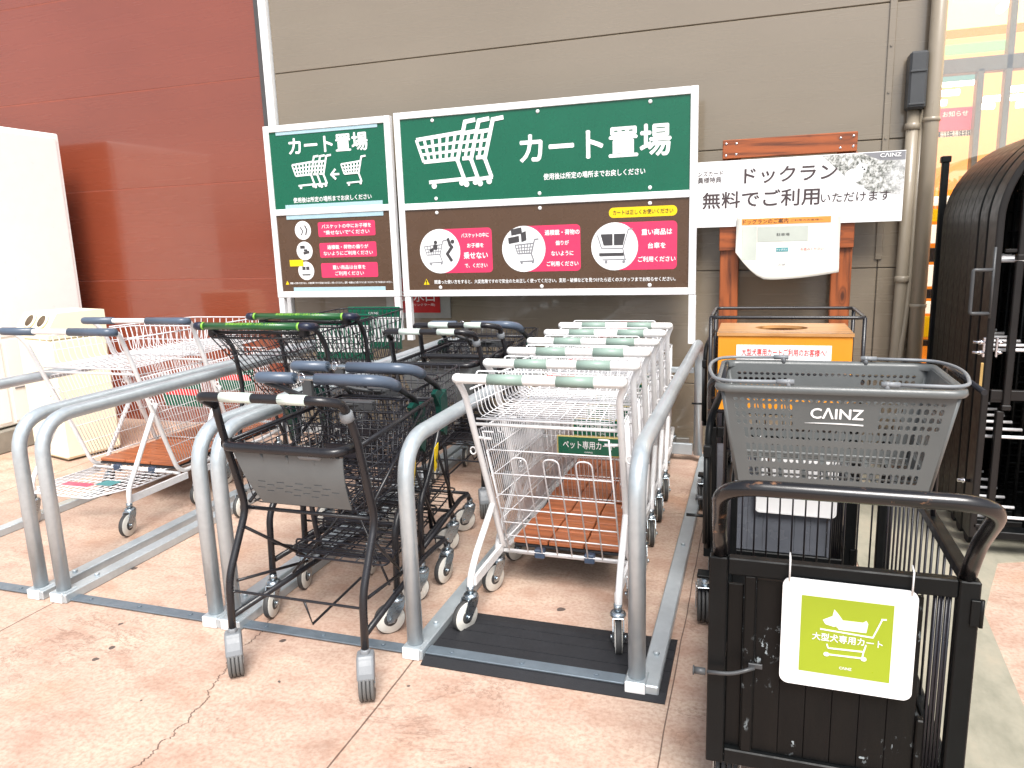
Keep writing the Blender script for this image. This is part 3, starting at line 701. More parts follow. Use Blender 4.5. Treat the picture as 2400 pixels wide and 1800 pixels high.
def sheet_text(body, m, x0, x1, z0, z1, par, bold=0):
    o = text(body, par, m, Plane((0, 0, 0)), x0, x1, z0, z1, bold=bold, lift=0); off = wloc(par)
    for v in o.data.vertices: v.co.y = on_sheet(v.co.x + off.x, v.co.z + off.z) - .0030 - off.y
patch(-.105, 1.535, .405, 1.572, 'orange_ink', 'orange_band', pp)
sheet_text('ドッグランのご案内', 'ink', -.098, .165, 1.540, 1.568, pp, .01); sheet_text('ご利用のお客様へ', 'ink', .18, .36, 1.548, 1.560, pp)
patch(-.10, 1.32, -.015, 1.525, 'grey_map', 'map_block', pp); patch(-.01, 1.43, .28, 1.52, 'grey_map', 'map_block', pp)
patch(.10, 1.368, .17, 1.393, 'teal', 'map_block', pp); sheet_text('ドッグラン', 'sign_white', .105, .165, 1.374, 1.387, pp)
sheet_text('駐車場', 'ink_black', .10, .175, 1.462, 1.48, pp, .01); sheet_text('ペット入口', 'ink_black', -.095, -.03, 1.36, 1.374, pp); sheet_text('お進みください', 'red_ink', .24, .37, 1.372, 1.39, pp)
sheet_text('店舗', 'picto_grey', .11, .155, 1.285, 1.30, pp)
# ---------------------------------------------------------------- galvanised cart bays
def bay(x, rails, label):
    root = empty('cart_bay', (x, 2.25, 0), label, 'cart bay', 'galvanised cart bays along the wall')
    for rx in rails:
        b = MB(); b.tube(fillet([(rx, 2.262, .048), (rx, 2.262, .81), (rx, 4.90, .81), (rx, 4.90, .048)], .17, 9), .0295, 18); b.build('hoop_rail', 'galv', root)
        cx = rx + (.045 if abs(rx + .346) < .01 else .012 if rx > -1.5 else .018)
        b = MB(); b.box((cx - .032, 2.222, .0), (cx + .032, 4.95, .042), .004); b.box((rx - .036, 2.218, .002), (rx + .036, 2.30, .047), .004)
        for y in (2.42, 3.4, 4.5): b.cyl((cx, y, .042), (cx, y, .052), .011, 6)
        b.build('floor_rail', 'galv', root)
        b = MB(); b.box((rx - .033, 2.2165, .003), (rx + .033, 2.2178, .045)); b.build('end_cap', 'white_paint', root)  # bright reflection on the floor rail's end face, put in as white
    for a, c_ in zip(rails, rails[1:]):
        zz = .0175 if a > -1.2 else .006
        b = MB(); b.box((a + .046, 2.243, zz), (c_ - .04, 2.296, zz + .006), .001)
        for i in range(3): b.cyl((a + .14 + i * (c_ - a - .28) / 2, 2.27, zz + .006), (a + .14 + i * (c_ - a - .28) / 2, 2.27, zz + .010), .009, 8)
        b.build('front_bar', 'flat_steel', root)
        b = MB(); b.box((a + .032, 4.885, .60), (c_ - .032, 4.925, .635), .003); b.build('rear_bar', 'galv', root)
        b = MB(); b.box((a + .05, 4.89, .045), (c_ - .035, 4.92, .12), .003); b.build('floor_plate', 'galv', root)
    return root
bay(-3.5, [-3.905, -3.0], 'galvanised hoop bay holding the white carts with fold-down gates')
bay(-2.45, [-2.868, -2.055], 'galvanised hoop bay holding the green handled carts')
bay(-1.16, [-1.965, -1.163, -.346], 'double galvanised hoop bay holding the black carts and the nested white carts')
m_ = MB(); prof = [(2.195, .001), (2.60, .001), (2.60, .004), (2.535, .0165), (2.31, .0165), (2.235, .0165), (2.195, .004)]
m_.prism(prof, (-1.115, 0, 0), (0, 1, 0), (0, 0, 1), 0, .87)
for y in (2.36, 2.44, 2.50): m_.box((-1.113, y, .0165), (-.247, y + .006, .0185))
tag(m_.build('rubber_mat', 'rubber'), 'black rubber ramp mat under the front bar of the nested white carts', 'mat')

# ---------------------------------------------------------------- casters
def caster(root, x, y, ang=0, style='metal', ztop=.16, r=.061):
    """swivel caster; ang turns the trailing wheel about the stem, 0 trails towards -Y"""
    X = Matrix.Translation((x, y, 0)) @ Matrix.Rotation(ang, 4, 'Z'); tr = -.036 if style == 'metal' else -.018
    b = MB(); b.xf = X
    if style == 'metal':
        b.cyl((0, 0, ztop - .012), (0, 0, ztop + .012), .016, 12); b.lathe([(.0, .142 + .004), (.024, .144), (.03, .136), (.03, .130), (.0, .130)], (0, 0, 0), (0, 0, 1), 16)
        b.box((-.021, -.034, .126), (.021, .026, .1315), .002)
        for sx in (-1, 1):
            b.prism([(-.030, .131), (.024, .131), (.016, .10), (tr + .014, r - .014), (tr - .014, r - .014), (tr - .016, .09)], (sx * .0195 - .0014, 0, 0), (0, 1, 0), (0, 0, 1), 0, .0028)
            b.cyl((sx * .021, tr, r), (sx * .029, tr, r), .009, 10)
        c = b.build('caster', 'zinc', root)
        w = MB(); w.xf = X
        w.m = 0; w.lathe([(.014, -.0155), (r * .55, -.0155), (r * .62, -.0125), (r * .93, -.0125), (r * .97, -.010)], (0, tr, r), (1, 0, 0), 26)
        w.lathe([(r * .97, .010), (r * .93, .0125), (r * .62, .0125), (r * .55, .0155), (.014, .0155)], (0, tr, r), (1, 0, 0), 26)
        w.m = 1; w.lathe([(r * .965, -.0108), (r, -.008), (r, .008), (r * .965, .0108)], (0, tr, r), (1, 0, 0), 26)
        w.m = 1; w.lathe([(.012, -.0172), (r * .42, -.0172), (r * .45, -.015)], (0, tr, r), (1, 0, 0), 18); w.lathe([(r * .45, .015), (r * .42, .0172), (.012, .0172)], (0, tr, r), (1, 0, 0), 18)
        w.build('wheel', ['wheel_cream', 'tyre_dark'], c)
    else:
        b.cyl((0, 0, ztop - .02), (0, 0, ztop + .014), .017, 12)
        b.prism([(-.030, .145), (-.022, .157), (.024, .157), (.032, .142), (.036, .105), (.020, .090), (-.010, .086), (-.048, .080), (-.062, .088), (-.054, .110), (-.040, .132)], (-.029, 0, 0), (0, 1, 0), (0, 0, 1), 0, .058)
        c = b.build('caster', 'grey_plastic', root); bv = c.modifiers.new('bevel', 'BEVEL'); bv.width = .008; bv.segments = 2; bv.limit_method = 'ANGLE'
        w = MB(); w.xf = X; r2 = .056
        for k in range(4):
            h = -.0195 + .013 * k; w.m = 0; w.lathe([(.01, h - .0058), (r2 * .93, h - .0058), (r2, h - .0035), (r2, h + .0035), (r2 * .93, h + .0058), (.01, h + .0058)], (0, tr, r2), (1, 0, 0), 22)
        w.m = 1; w.cyl((-.028, tr, r2), (.028, tr, r2), .018, 12)
        w.build('wheel', ['rubber_grey', 'zinc'], c)
    return c

# ---------------------------------------------------------------- white carts with boarded floor
def lerp(a, b, t): return a + (b - a) * t
def white_cart(kind, label, group, gate):
    A = kind == 'A'
    root = empty('boarded_cart', (0, 0, 0), label, 'cart', group)
    hw = .345 if A else .292; hz = 1.095 if A else 1.0; bw = .375 if A else .322
    top = (.10, hz - .045) if A else (.035, hz - .035); bot = (.40, .215) if A else (.36, .175); L = .93
    spl = (.285, .655) if A else (.25, .42)
    def up(z): t = (top[1] - z) / (top[1] - bot[1]); return lerp(top[0], bot[0], t)
    def hwid(y): return hw - .055 * max(0, y) / L
    leg = [(spl[0], spl[1]), (.06, .32), (.005, .245), (0, .15)] if A else [(spl[0], spl[1]), (.065, .275), (.008, .205), (0, .15)]
    b = MB()
    for s in (-1, 1):
        b.tube(fillet([(s * bw * .93, -.006, hz), (s * bw * .985, .05 if A else .02, hz - .008), (s * hw, top[0], top[1] - .03), (s * hwid(bot[0]), bot[0], bot[1]), (s * hwid(.6), .62, bot[1] - .005), (s * hwid(L), L, bot[1])], .07, 7), .0128, 10)
        b.tube(fillet([(s * hwid(q[0]) * 1.0, q[0], q[1]) for q in leg], .09, 6), .0135, 10)
        b.box((s * hwid(.2) - .007, .02, .165), (s * hwid(.2) + .007, bot[0] + .05, .205), .002)
    zc = .80 if not A else .84
    b.tube([(-hw, up(zc), zc), (hw, up(zc), zc)], .007, 8)
    b.tube([(-hwid(bot[0]), bot[0], bot[1] - .004), (hwid(bot[0]), bot[0], bot[1] - .004)], .010, 8)
    b.tube([(-hwid(L), L, bot[1]), (hwid(L), L, bot[1])], .010, 8)
    for s in (-1, 1):      # hook loops for the coin chain
        b.tube([(s * hw, up(.74), .74), (s * (hw - .07), up(.74) - .012, .74)], .006, 6)
        q = [(s * (hw + .018 + .012 * math.cos(i * .7)), up(.68) - .01, .68 + .015 * math.sin(i * .7)) for i in range(10)]; b.tube(q, .0035, 5)
    b.build('frame', 'white_paint', root)
    # handle
    b = MB(); rr = .0185; b.tube(fillet([(-bw * .955, .018, hz - .004), (-bw * .95, -.012, hz), (bw * .95, -.012, hz), (bw * .955, .018, hz - .004)], .03, 6), rr * (.82 if A else 1), 14, caps=True); h = b.build('handle', 'grip_white', root)
    seg = [(-.98, -.36), (.30, .98)] if A else [(-.56, -.14), (.24, .66)]
    for a_, c_ in seg:
        b = MB(); x0, x1 = a_ * bw, c_ * bw
        rg = .0215 if A else .0203
        P = [(x0, -.012, hz), (x1, -.012, hz)]
        if A and c_ > .9: P = fillet([(x0, -.012, hz), (x1, -.012, hz), (x1 + .012, .03, hz - .006)], .03, 5)
        if A and a_ < -.9: P = fillet([(x0 - .012, .03, hz - .006), (x0, -.012, hz), (x1, -.012, hz)], .03, 5)
        b.tube(P, rg, 16); b.build('grip', 'grip_grey' if A else 'grip_sage', h)
    if not A:      # printed strip lying behind the bar
        b = MB(); b.box((-bw * .7, .012, hz + .004), (bw * .62, .030, hz + .012), .001); st = b.build('notice_strip', 'grip_mint', root)
        b = MB(); b.box((bw * .10, .013, hz + .0124), (bw * .42, .029, hz + .0135)); b.build('red_mark', 'red_ink', st)
        b = MB(); b.tube(fillet([(-bw * .74, .02, hz + .004), (-bw * .74, .034, hz + .022), (bw * .7, .034, hz + .022), (bw * .7, .02, hz + .004)], .015, 4), .0035, 6); b.build('strip_rail', 'white_wire', root)
    else:
        b = MB(); b.box((-.05, -.0245, hz - .006), (.06, -.0235, hz + .006)); b.build('pink_label', 'pink', h)
    # upper tray
    b = MB(); z0 = .825 if not A else .87; z1 = hz - .055; ty0, ty1 = (.10, .66) if not A else (.17, .80); tw = hw - .018
    def tx(y): return tw - .045 * (y - ty0) / (ty1 - ty0)
    ny = 17
    for i in range(ny):
        y = lerp(ty0 + .02, ty1, i / (ny - 1)); w = tx(y); zt = z1 - .02 * (y - ty0)
        b.tube(fillet([(-w - .008, y - .015, zt), (-w + .006, y, z0 + .0), (w - .006, y, z0), (w + .008, y - .015, zt)], .035, 4), .0021, 5)
    for i in range(11):
        x = lerp(-1, 1, i / 10) * .94
        b.tube(fillet([(x * tx(ty0), ty0 + .012, z0 + .003), (x * tx(ty1), ty1 - .012, z0 + .003), (x * tx(ty1), ty1 + .012, z1 - .02)], .04, 4), .0021, 5)
    for zz, r_ in ((z1, .0038), (lerp(z0, z1, .5), .0024)):
        b.tube(fillet([(-tx(ty0) - .008, ty0 - .03, zz), (-tx(ty1) - .008, ty1 + .012, zz - .012), (tx(ty1) + .008, ty1 + .012, zz - .012), (tx(ty0) + .008, ty0 - .03, zz)], .06, 6), r_, 6)
    b.tube([(-tw, ty0, z0 - .003), (tw, ty0, z0 - .003)], .0045, 6)
    b.build('upper_tray', 'white_wire', root)
    # cage
    b = MB(); zb = bot[1] + .055; zt = .775 if not A else .815
    yb0, yb1, yt0, yt1 = up(zb) + .0, L - .02, up(zt) + .015, L - .10
    nv = 34 if not A else 26
    for s in (-1, 1):
        for i in range(nv + 1):
            t = i / nv; b.wire((s * (hwid(lerp(yb0, yb1, t)) - .012), lerp(yb0, yb1, t), zb), (s * (hwid(lerp(yt0, yt1, t)) - .008), lerp(yt0, yt1, t), zt), r=.0019)
        for k in range(6):
            t = k / 5; z = lerp(zb, zt, t); a_ = lerp(yb0, yt0, t); c_ = lerp(yb1, yt1, t)
            b.wire((s * (hwid(a_) - .016), a_, z), (s * (hwid(c_) - .014), c_, z), r=.0036 if k in (0, 5) else .0022)
    for i in range(22):
        x = lerp(-1, 1, i / 21); b.wire((x * (hwid(yb1) - .012), yb1, zb), (x * (hwid(yt1) - .008), yt1, zt), r=.0019)
    for k in range(6):
        t = k / 5; z = lerp(zb, zt, t); c_ = lerp(yb1, yt1, t); b.wire((-(hwid(c_) - .012), c_ + .003, z), (hwid(c_) - .012, c_ + .003, z), r=.0034 if k in (0, 5) else .0022)
    b.build('cage', 'white_wire', root)
    # boarded floor
    b = MB(); dz = zb - .03; nx_, ny_ = 3, 4; y0, y1 = bot[0] + .015, L - .03
    if not A and not gate: y0, ny_ = y1 - .322, 2
    for i in range(nx_):
        for j in range(ny_):
            ya, yb_ = lerp(y0, y1, j / ny_), lerp(y0, y1, (j + 1) / ny_); w = hwid((ya + yb_) / 2) - .03
            b.box((lerp(-w, w, i / nx_) + .003, ya + .003, dz), (lerp(-w, w, (i + 1) / nx_) - .003, yb_ - .003, dz + .018), .003)
    d = b.build('board_floor', 'deck', root)
    b = MB(); w = hwid(.6) - .028; b.box((-w, y0 - .004, dz - .012), (w, y1, dz - .002), .002); ft = b.build('floor_tray', 'rubber', root)
    for q in (d, ft):
        for v in q.data.vertices: v.co.z += .002
    # drop gate
    if gate:
        b = MB(); gh = .55 if not A else .50; gw = hwid(bot[0]) - .03
        if gate == 'up':
            O = Vector((0, bot[0] - .02, bot[1] + .008)); Dv = (Vector((0, up(bot[1] + gh), bot[1] + gh)) - Vector((0, bot[0], bot[1]))).normalized()
        else:
            O = Vector((0, bot[0] - .015, bot[1] + .0)); Dv = Vector((0, -.985, -.02 if not A else .02)).normalized()
        def G(u, t):
            wd = gw * (1 - (.0 if gate == 'up' else max(0, t - .55) * .75)); return tuple(O + Dv * (t * gh) + Vector((u * wd, 0, 0)))
        rows = [.0, .16, .30, .44, .58, .78, 1.0] if not A else [0, .1, .2, .3, .4, .5, .6, .7, .8, .9, 1.0]
        if A:
            for t in rows: b.wire(G(-1, t), G(1, t), r=.0024)
            for i in range(13): b.wire(G(-1 + i / 6, 0), G(-1 + i / 6, 1), r=.0024)
            b.tube([G(-1, 0), G(-1, .55), G(-1, 1), G(1, 1), G(1, .55), G(1, 0)], .0045, 6)
        else:
            for t in rows: b.wire(G(-1 if t < .9 else -1.04, t), G(1, t), r=.003)
            b.tube([G(-1, 0), G(-1.03, 1)], .0034, 6); b.tube([G(1, 0), G(1, 1.14)], .0034, 6); b.tube([G(-1.03, 1), G(-1.04, 1.16)], .0034, 6)
            for c_ in (-.52, .02, .56): b.tube(fillet([G(c_ - .13, 0), G(c_ - .13, .94), G(c_ + .13, .94), G(c_ + .13, 0)], .035, 6), .0032, 6)
            b.tube([G(-1.04, 1.16), G(-.86, 1.16)], .0034, 6); b.tube([G(1, 1.14), G(.84, 1.14)], .0034, 6)
        gt = b.build('drop_gate', 'white_wire', root)
        for x in (-.45, .45):
            b = MB(); b.box((x * gw - .022, bot[0] - .022, bot[1] - .02), (x * gw + .022, bot[0] + .012, bot[1] + .022), .005); b.build('hinge_clip', 'clip_blue', gt)
        if A:
            nr = Vector((1, 0, 0)); pl = Plane(O + Dv * (gh * .55) + Vector((0, 0, .004)), (1, 0, 0), tuple(-Dv))
            b = MB(); pl.rrect(b, -.17, -.075, .02, -.02, .004); b.build('paper_label', 'pink', gt)
            b = MB(); pl.rrect(b, .03, -.03, .14, .05, .004); b.build('paper_label', 'teal', gt)
    if not A:      # board on the front wall of the cage
        yS = lerp(yb1, yt1, .5) - .016
        b = MB(); b.box((-.155, yS - .006, .47), (.155, yS, .565), .002); sp = b.build('cart_plate', 'gold', root)
        b = MB(); b.box((-.149, yS - .0075, .476), (.149, yS - .0062, .559)); b.build('green_field', 'sign_green', sp)
        text('ペット専用カート', sp, 'sign_white', Plane((0, yS - .0076, 0)), -.125, .125, .503, .542, bold=.012, lift=.001)
        text('CΛINZ', sp, 'sign_white', Plane((0, yS - .0076, 0)), -.02, .02, .484, .491, lift=.001)
    else:
        yS = lerp(yb1, yt1, .6) - .012
        b = MB(); b.box((-.15, yS - .005, .50), (.15, yS, .70), .002); sp = b.build('cart_plate', 'sign_green', root)
        b = MB(); b.box((-.13, yS - .0065, .575), (.13, yS - .0052, .615)); b.build('red_band', 'red_ink', sp)
    ca = [(.3, R(20)), (-.3, R(35))]
    caster(root, -hw + .002, 0, R(-24) if not A else R(15)); caster(root, hw - .002, 0, R(12) if not A else R(10))
    caster(root, -hwid(.86), .86, R(30)); caster(root, hwid(.86), .86, R(-15))
    return root
GN = 'white boarded carts nested under the wide sign'
B0 = white_cart('B', 'front white boarded cart of the nested row with its wire gate closed', GN, 'up')
B0.location = (-.742, 2.50, 0)
bn_l = ['second white boarded cart of the nested row counted from the front', 'third white boarded cart of the nested row counted from the front', 'fourth white boarded cart of the nested row counted from the front', 'fifth white boarded cart of the nested row, next to the last', 'rearmost white boarded cart of the nested row, by the taupe wall']
B1 = white_cart('B', bn_l[0], GN, None); B1.location = (-.748, 2.845, 0)
for i in range(1, 5):
    q = copy_tree(B1, (-.748 - .004 * i, 2.845 + .325 * i, 0)); q['label'] = bn_l[i]
A0 = white_cart('A', 'front white boarded cart with grey grips and its wire gate folded down', 'white carts with grey grips on the left', 'down'); A0.location = (-3.515, 2.95, 0)
A1 = copy_tree(A0, (-3.50, 3.46, 0)); A1['label'] = 'white boarded cart with grey grips, parked behind the front one at the red wall'

# ---------------------------------------------------------------- black wire carts
def basket(root, m, rim, flo, nx=12, ny=12, rows=6, r=.002, rear=True, rear_rows=6, name='wire_basket', sag=0):
    """rim / flo: (y0, y1, half width at y0, half width at y1, z0, z1)"""
    b = MB()
    def P(q, t, s, up): return None
    def rimp(t): y = lerp(rim[0], rim[1], t); return y, lerp(rim[2], rim[3], t), lerp(rim[4], rim[5], t)
    def flop(t): y = lerp(flo[0], flo[1], t); return y, lerp(flo[2], flo[3], t), lerp(flo[4], flo[5], t)
    for i in range(ny + 1):
        t = i / ny; y, w, z = rimp(t); y2, w2, z2 = flop(t)
        b.tube(fillet([(-w, y, z), (-w2, y2, z2), (w2, y2, z2), (w, y, z)], .03, 3), r, 5)
    for k in range(rows + 1):
        u = k / rows
        a = [lerp(p_, q_, u) for p_, q_ in zip(rimp(0), flop(0))]; c = [lerp(p_, q_, u) for p_, q_ in zip(rimp(1), flop(1))]
        pts = fillet([(-a[1], a[0], a[2]), (-c[1], c[0], c[2]), (c[1], c[0], c[2]), (a[1], a[0], a[2])], .05, 4)
        b.tube(pts, r * (2.0 if k == 0 else 1.5 if k == rows else 1.1), 6)
    for i in range(nx + 1):
        x = lerp(-1, 1, i / nx); y, w, z = rimp(1); y2, w2, z2 = flop(1); y0, w0, z0 = flop(0)
        b.tube(fillet([(x * w0, y0, z0 + .002), (x * w2, y2, z2 + .002), (x * w, y, z)], .03, 3), r, 5)
        if rear: yr, wr, zr = rimp(0); b.wire((x * wr, yr - .004, zr), (x * w0, y0 - .004, z0), r=r)
    if rear:
        for k in range(rear_rows + 1):
            u = k / rear_rows; a = [lerp(p_, q_, u) for p_, q_ in zip(rimp(0), flop(0))]; b.wire((-a[1], a[0] - .006, a[2]), (a[1], a[0] - .006, a[2]), r=r * 1.2)
    return b.build(name, m, root)
def lower_rack(root, w, y0, y1, z, m='black_wire'):
    b = MB(); b.tube(fillet([(-w, y0, z), (w, y0, z), (w * .8, y1, z + .02), (-w * .8, y1, z + .02)], .03, 4, True), .004, 6, True)
    for i in range(1, 11):
        y = lerp(y0, y1, i / 11); ww = lerp(w, w * .8, i / 11); b.wire((-ww, y, z + .003), (ww, y, z + .003), r=.0028)
    for x in (-.7, -.35, 0, .35, .7): b.wire((x * w, y0, z), (x * w * .8, y1, z + .02), r=.003)
    return b.build('lower_rack', m, root)
GB = 'black wire carts in the middle of the bays'
def cart_C(label):
    root = empty('basket_cart', (0, 0, 0), label, 'cart', GB); w = .262
    b = MB()
    for s in (-1, 1):
        b.tube(fillet([(s * (w - .012), .02, .985), (s * w, .05, .90), (s * w, .135, .575), (s * (w + .004), .012, .355), (s * (w + .004), 0, .15)], .05, 6), .0135, 12)
        b.tube(fillet([(s * (w + .002), .005, .215), (s * w * .78, .62, .225), (s * w * .72, .86, .20), (s * w * .72, .88, .15)], .06, 5), .0115, 10)
        b.tube(fillet([(s * w * .78, .50, .225), (s * w * .8, .47, .40), (s * w * .84, .46, .60)], .05, 4), .0105, 10)
        b.tube([(s * w, .05, .33), (s * w * .8, .40, .255)], .006, 8); b.tube([(s * w, .10, .52), (s * w * .76, .40, .27)], .006, 8)
        b.tube([(s * w * .8, .30, .25), (-s * w * .2, .46, .585)], .005, 6)
    b.tube([(-w, .133, .578), (w, .133, .578)], .0075, 8)
    b.tube([(-w * .8, .46, .60), (w * .8, .46, .60)], .008, 8); b.tube([(-w * .72, .86, .205), (w * .72, .86, .205)], .009, 8)
    b.tube(fillet([(-w - .0, .0, .30), (-w * .97, .02, .305), (w * .97, .02, .305), (w, .0, .30)], .02, 3), .0048, 8)
    b.tube([(.03, .02, .305), (.05, .03, .215), (.14, .22, .31)], .0048, 6)
    b.build('frame', 'black_tube', root)
    b = MB(); b.tube(fillet([(-w + .012, .022, .98), (-w + .004, -.055, 1.028), (w - .05, -.062, 1.03), (w - .004, -.01, 1.012), (w - .012, .022, .975)], .045, 7), .0155, 14); h = b.build('handle', 'black_tube', root)
    for a_, c_ in ((-.155, -.035), (.065, .165)):
        b = MB(); b.tube([(a_, -.0585 - .002 * a_, 1.029), (c_, -.0602, 1.0295)], .0170, 14); b.build('grip_band', 'grip_mint', h)
    b = MB(); b.lathe([(.017, -.018), (.022, -.014), (.022, .014), (.017, .018)], (w - .013, .026, .962), (.05, .25, -.96), 14); b.build('clamp_ring', 'grey_plastic', root)
    b = MB(); q = [(-w - .014 + .014 * math.cos(i * .75), .075, .83 + .016 * math.sin(i * .75)) for i in range(10)]; b.tube(q, .003, 5); q = [(-w + .016 + .014 * math.cos(i * .75), .07, .825 + .014 * math.sin(i * .75)) for i in range(10)]; b.tube(q, .003, 5); b.build('chain_ring', 'black_wire', root)
    # child-seat flap and its bar
    b = MB(); b.tube(fillet([(-w + .01, .075, .835), (-w + .03, .03, .835), (w - .07, .03, .835), (w - .03, .10, .84)], .03, 5), .0165, 12); b.build('seat_bar', 'black_tube', root)
    O = Vector((0, .045, .815)); D = Vector((0, .065, -.215)).normalized()
    b = MB()
    rows = 16; cols = 26; tw, bw_ = .212, .165
    slots = {}
    for ri, off in ((8, 1), (9, 3), (10, 0), (11, 2), (12, 4)):
        for c0 in range(off + 2, cols - 3, 5):
            if random.random() < .85:
                slots[ri, c0] = 1; slots[ri, c0 + 1] = 1
    def Pf(i, j): t = j / rows; wd = lerp(tw, bw_, t); return O + D * (.205 * t) + Vector((lerp(-wd, wd, i / cols) + .008 * t + .022 * t * i / cols, -.012 * math.sin(math.pi * t), 0))
    grid = [Pf(i, j) for j in range(rows + 1) for i in range(cols + 1)]
    # solid strips with thin slots left open: each row is split into a tall solid band and a slit
    vs, fs = [], []
    for j in range(rows):
        for i in range(cols):
            a, b_, c_, d_ = Pf(i, j), Pf(i + 1, j), Pf(i + 1, j + 1), Pf(i, j + 1)
            if (j, i) in slots:
                for t0, t1 in ((0, .36), (.64, 1)):
                    k0 = len(vs); vs += [a.lerp(d_, t0), b_.lerp(c_, t0), b_.lerp(c_, t1), a.lerp(d_, t1)]; fs.append((k0, k0 + 1, k0 + 2, k0 + 3))
            else:
                k0 = len(vs); vs += [a, b_, c_, d_]; fs.append((k0, k0 + 1, k0 + 2, k0 + 3))
    b.add(vs, fs); fl = b.build('seat_flap', 'flap_grey', root, recalc=False)
    me = fl.data; bmm = bmesh.new(); bmm.from_mesh(me); bmesh.ops.remove_doubles(bmm, verts=bmm.verts, dist=.00005); bmesh.ops.recalc_face_normals(bmm, faces=bmm.faces); bmm.to_mesh(me); bmm.free()
    md = fl.modifiers.new('thickness', 'SOLIDIFY'); md.thickness = .005
    for x in (-.10, .0, .10): b = MB(); b.tube([tuple(O + D * .004 + Vector((x, -.006, 0))), tuple(O + D * .04 + Vector((x + .004, -.010, 0)))], .004, 6, rs=[.005, .001]); b.build('flap_ridge', 'flap_grey', fl)
    b = MB(); b.box((.045, .028, .805), (.135, .05, .845), .008); b.build('flap_hook', 'grey_plastic', fl)
    basket(root, 'black_wire', (.09, .74, .245, .215, .835, .855), (.14, .66, .225, .185, .60, .61), 11, 14, 5, .0021, rear=False)
    b = MB()
    for s in (-1, 1): b.tube([(s * .248, .08, .845), (s * .215, .75, .862)], .0075, 8); b.tube([(s * .24, .13, .60), (s * .225, .62, .845)], .0065, 8)
    b.tube([(-.215, .75, .862), (.215, .75, .862)], .0075, 8); b.build('basket_rim', 'black_tube', root)
    lower_rack(root, .20, .30, .62, .325)
    b = MB(); b.tube(fillet([(-.21, .34, .375), (.21, .34, .375), (.21, .34, .335), (-.21, .34, .335)], .014, 3, True), .0042, 6, True); b.tube(fillet([(-.20, .52, .395), (.20, .52, .395), (.20, .52, .355), (-.20, .52, .355)], .014, 3, True), .0042, 6, True); b.build('rack_loop', 'black_wire', root)
    caster(root, -w - .004, 0, R(38), 'plastic'); caster(root, w + .004, 0, R(26), 'plastic')
    caster(root, -w * .72, .88, R(10)); caster(root, w * .72, .88, R(-10))
    return root
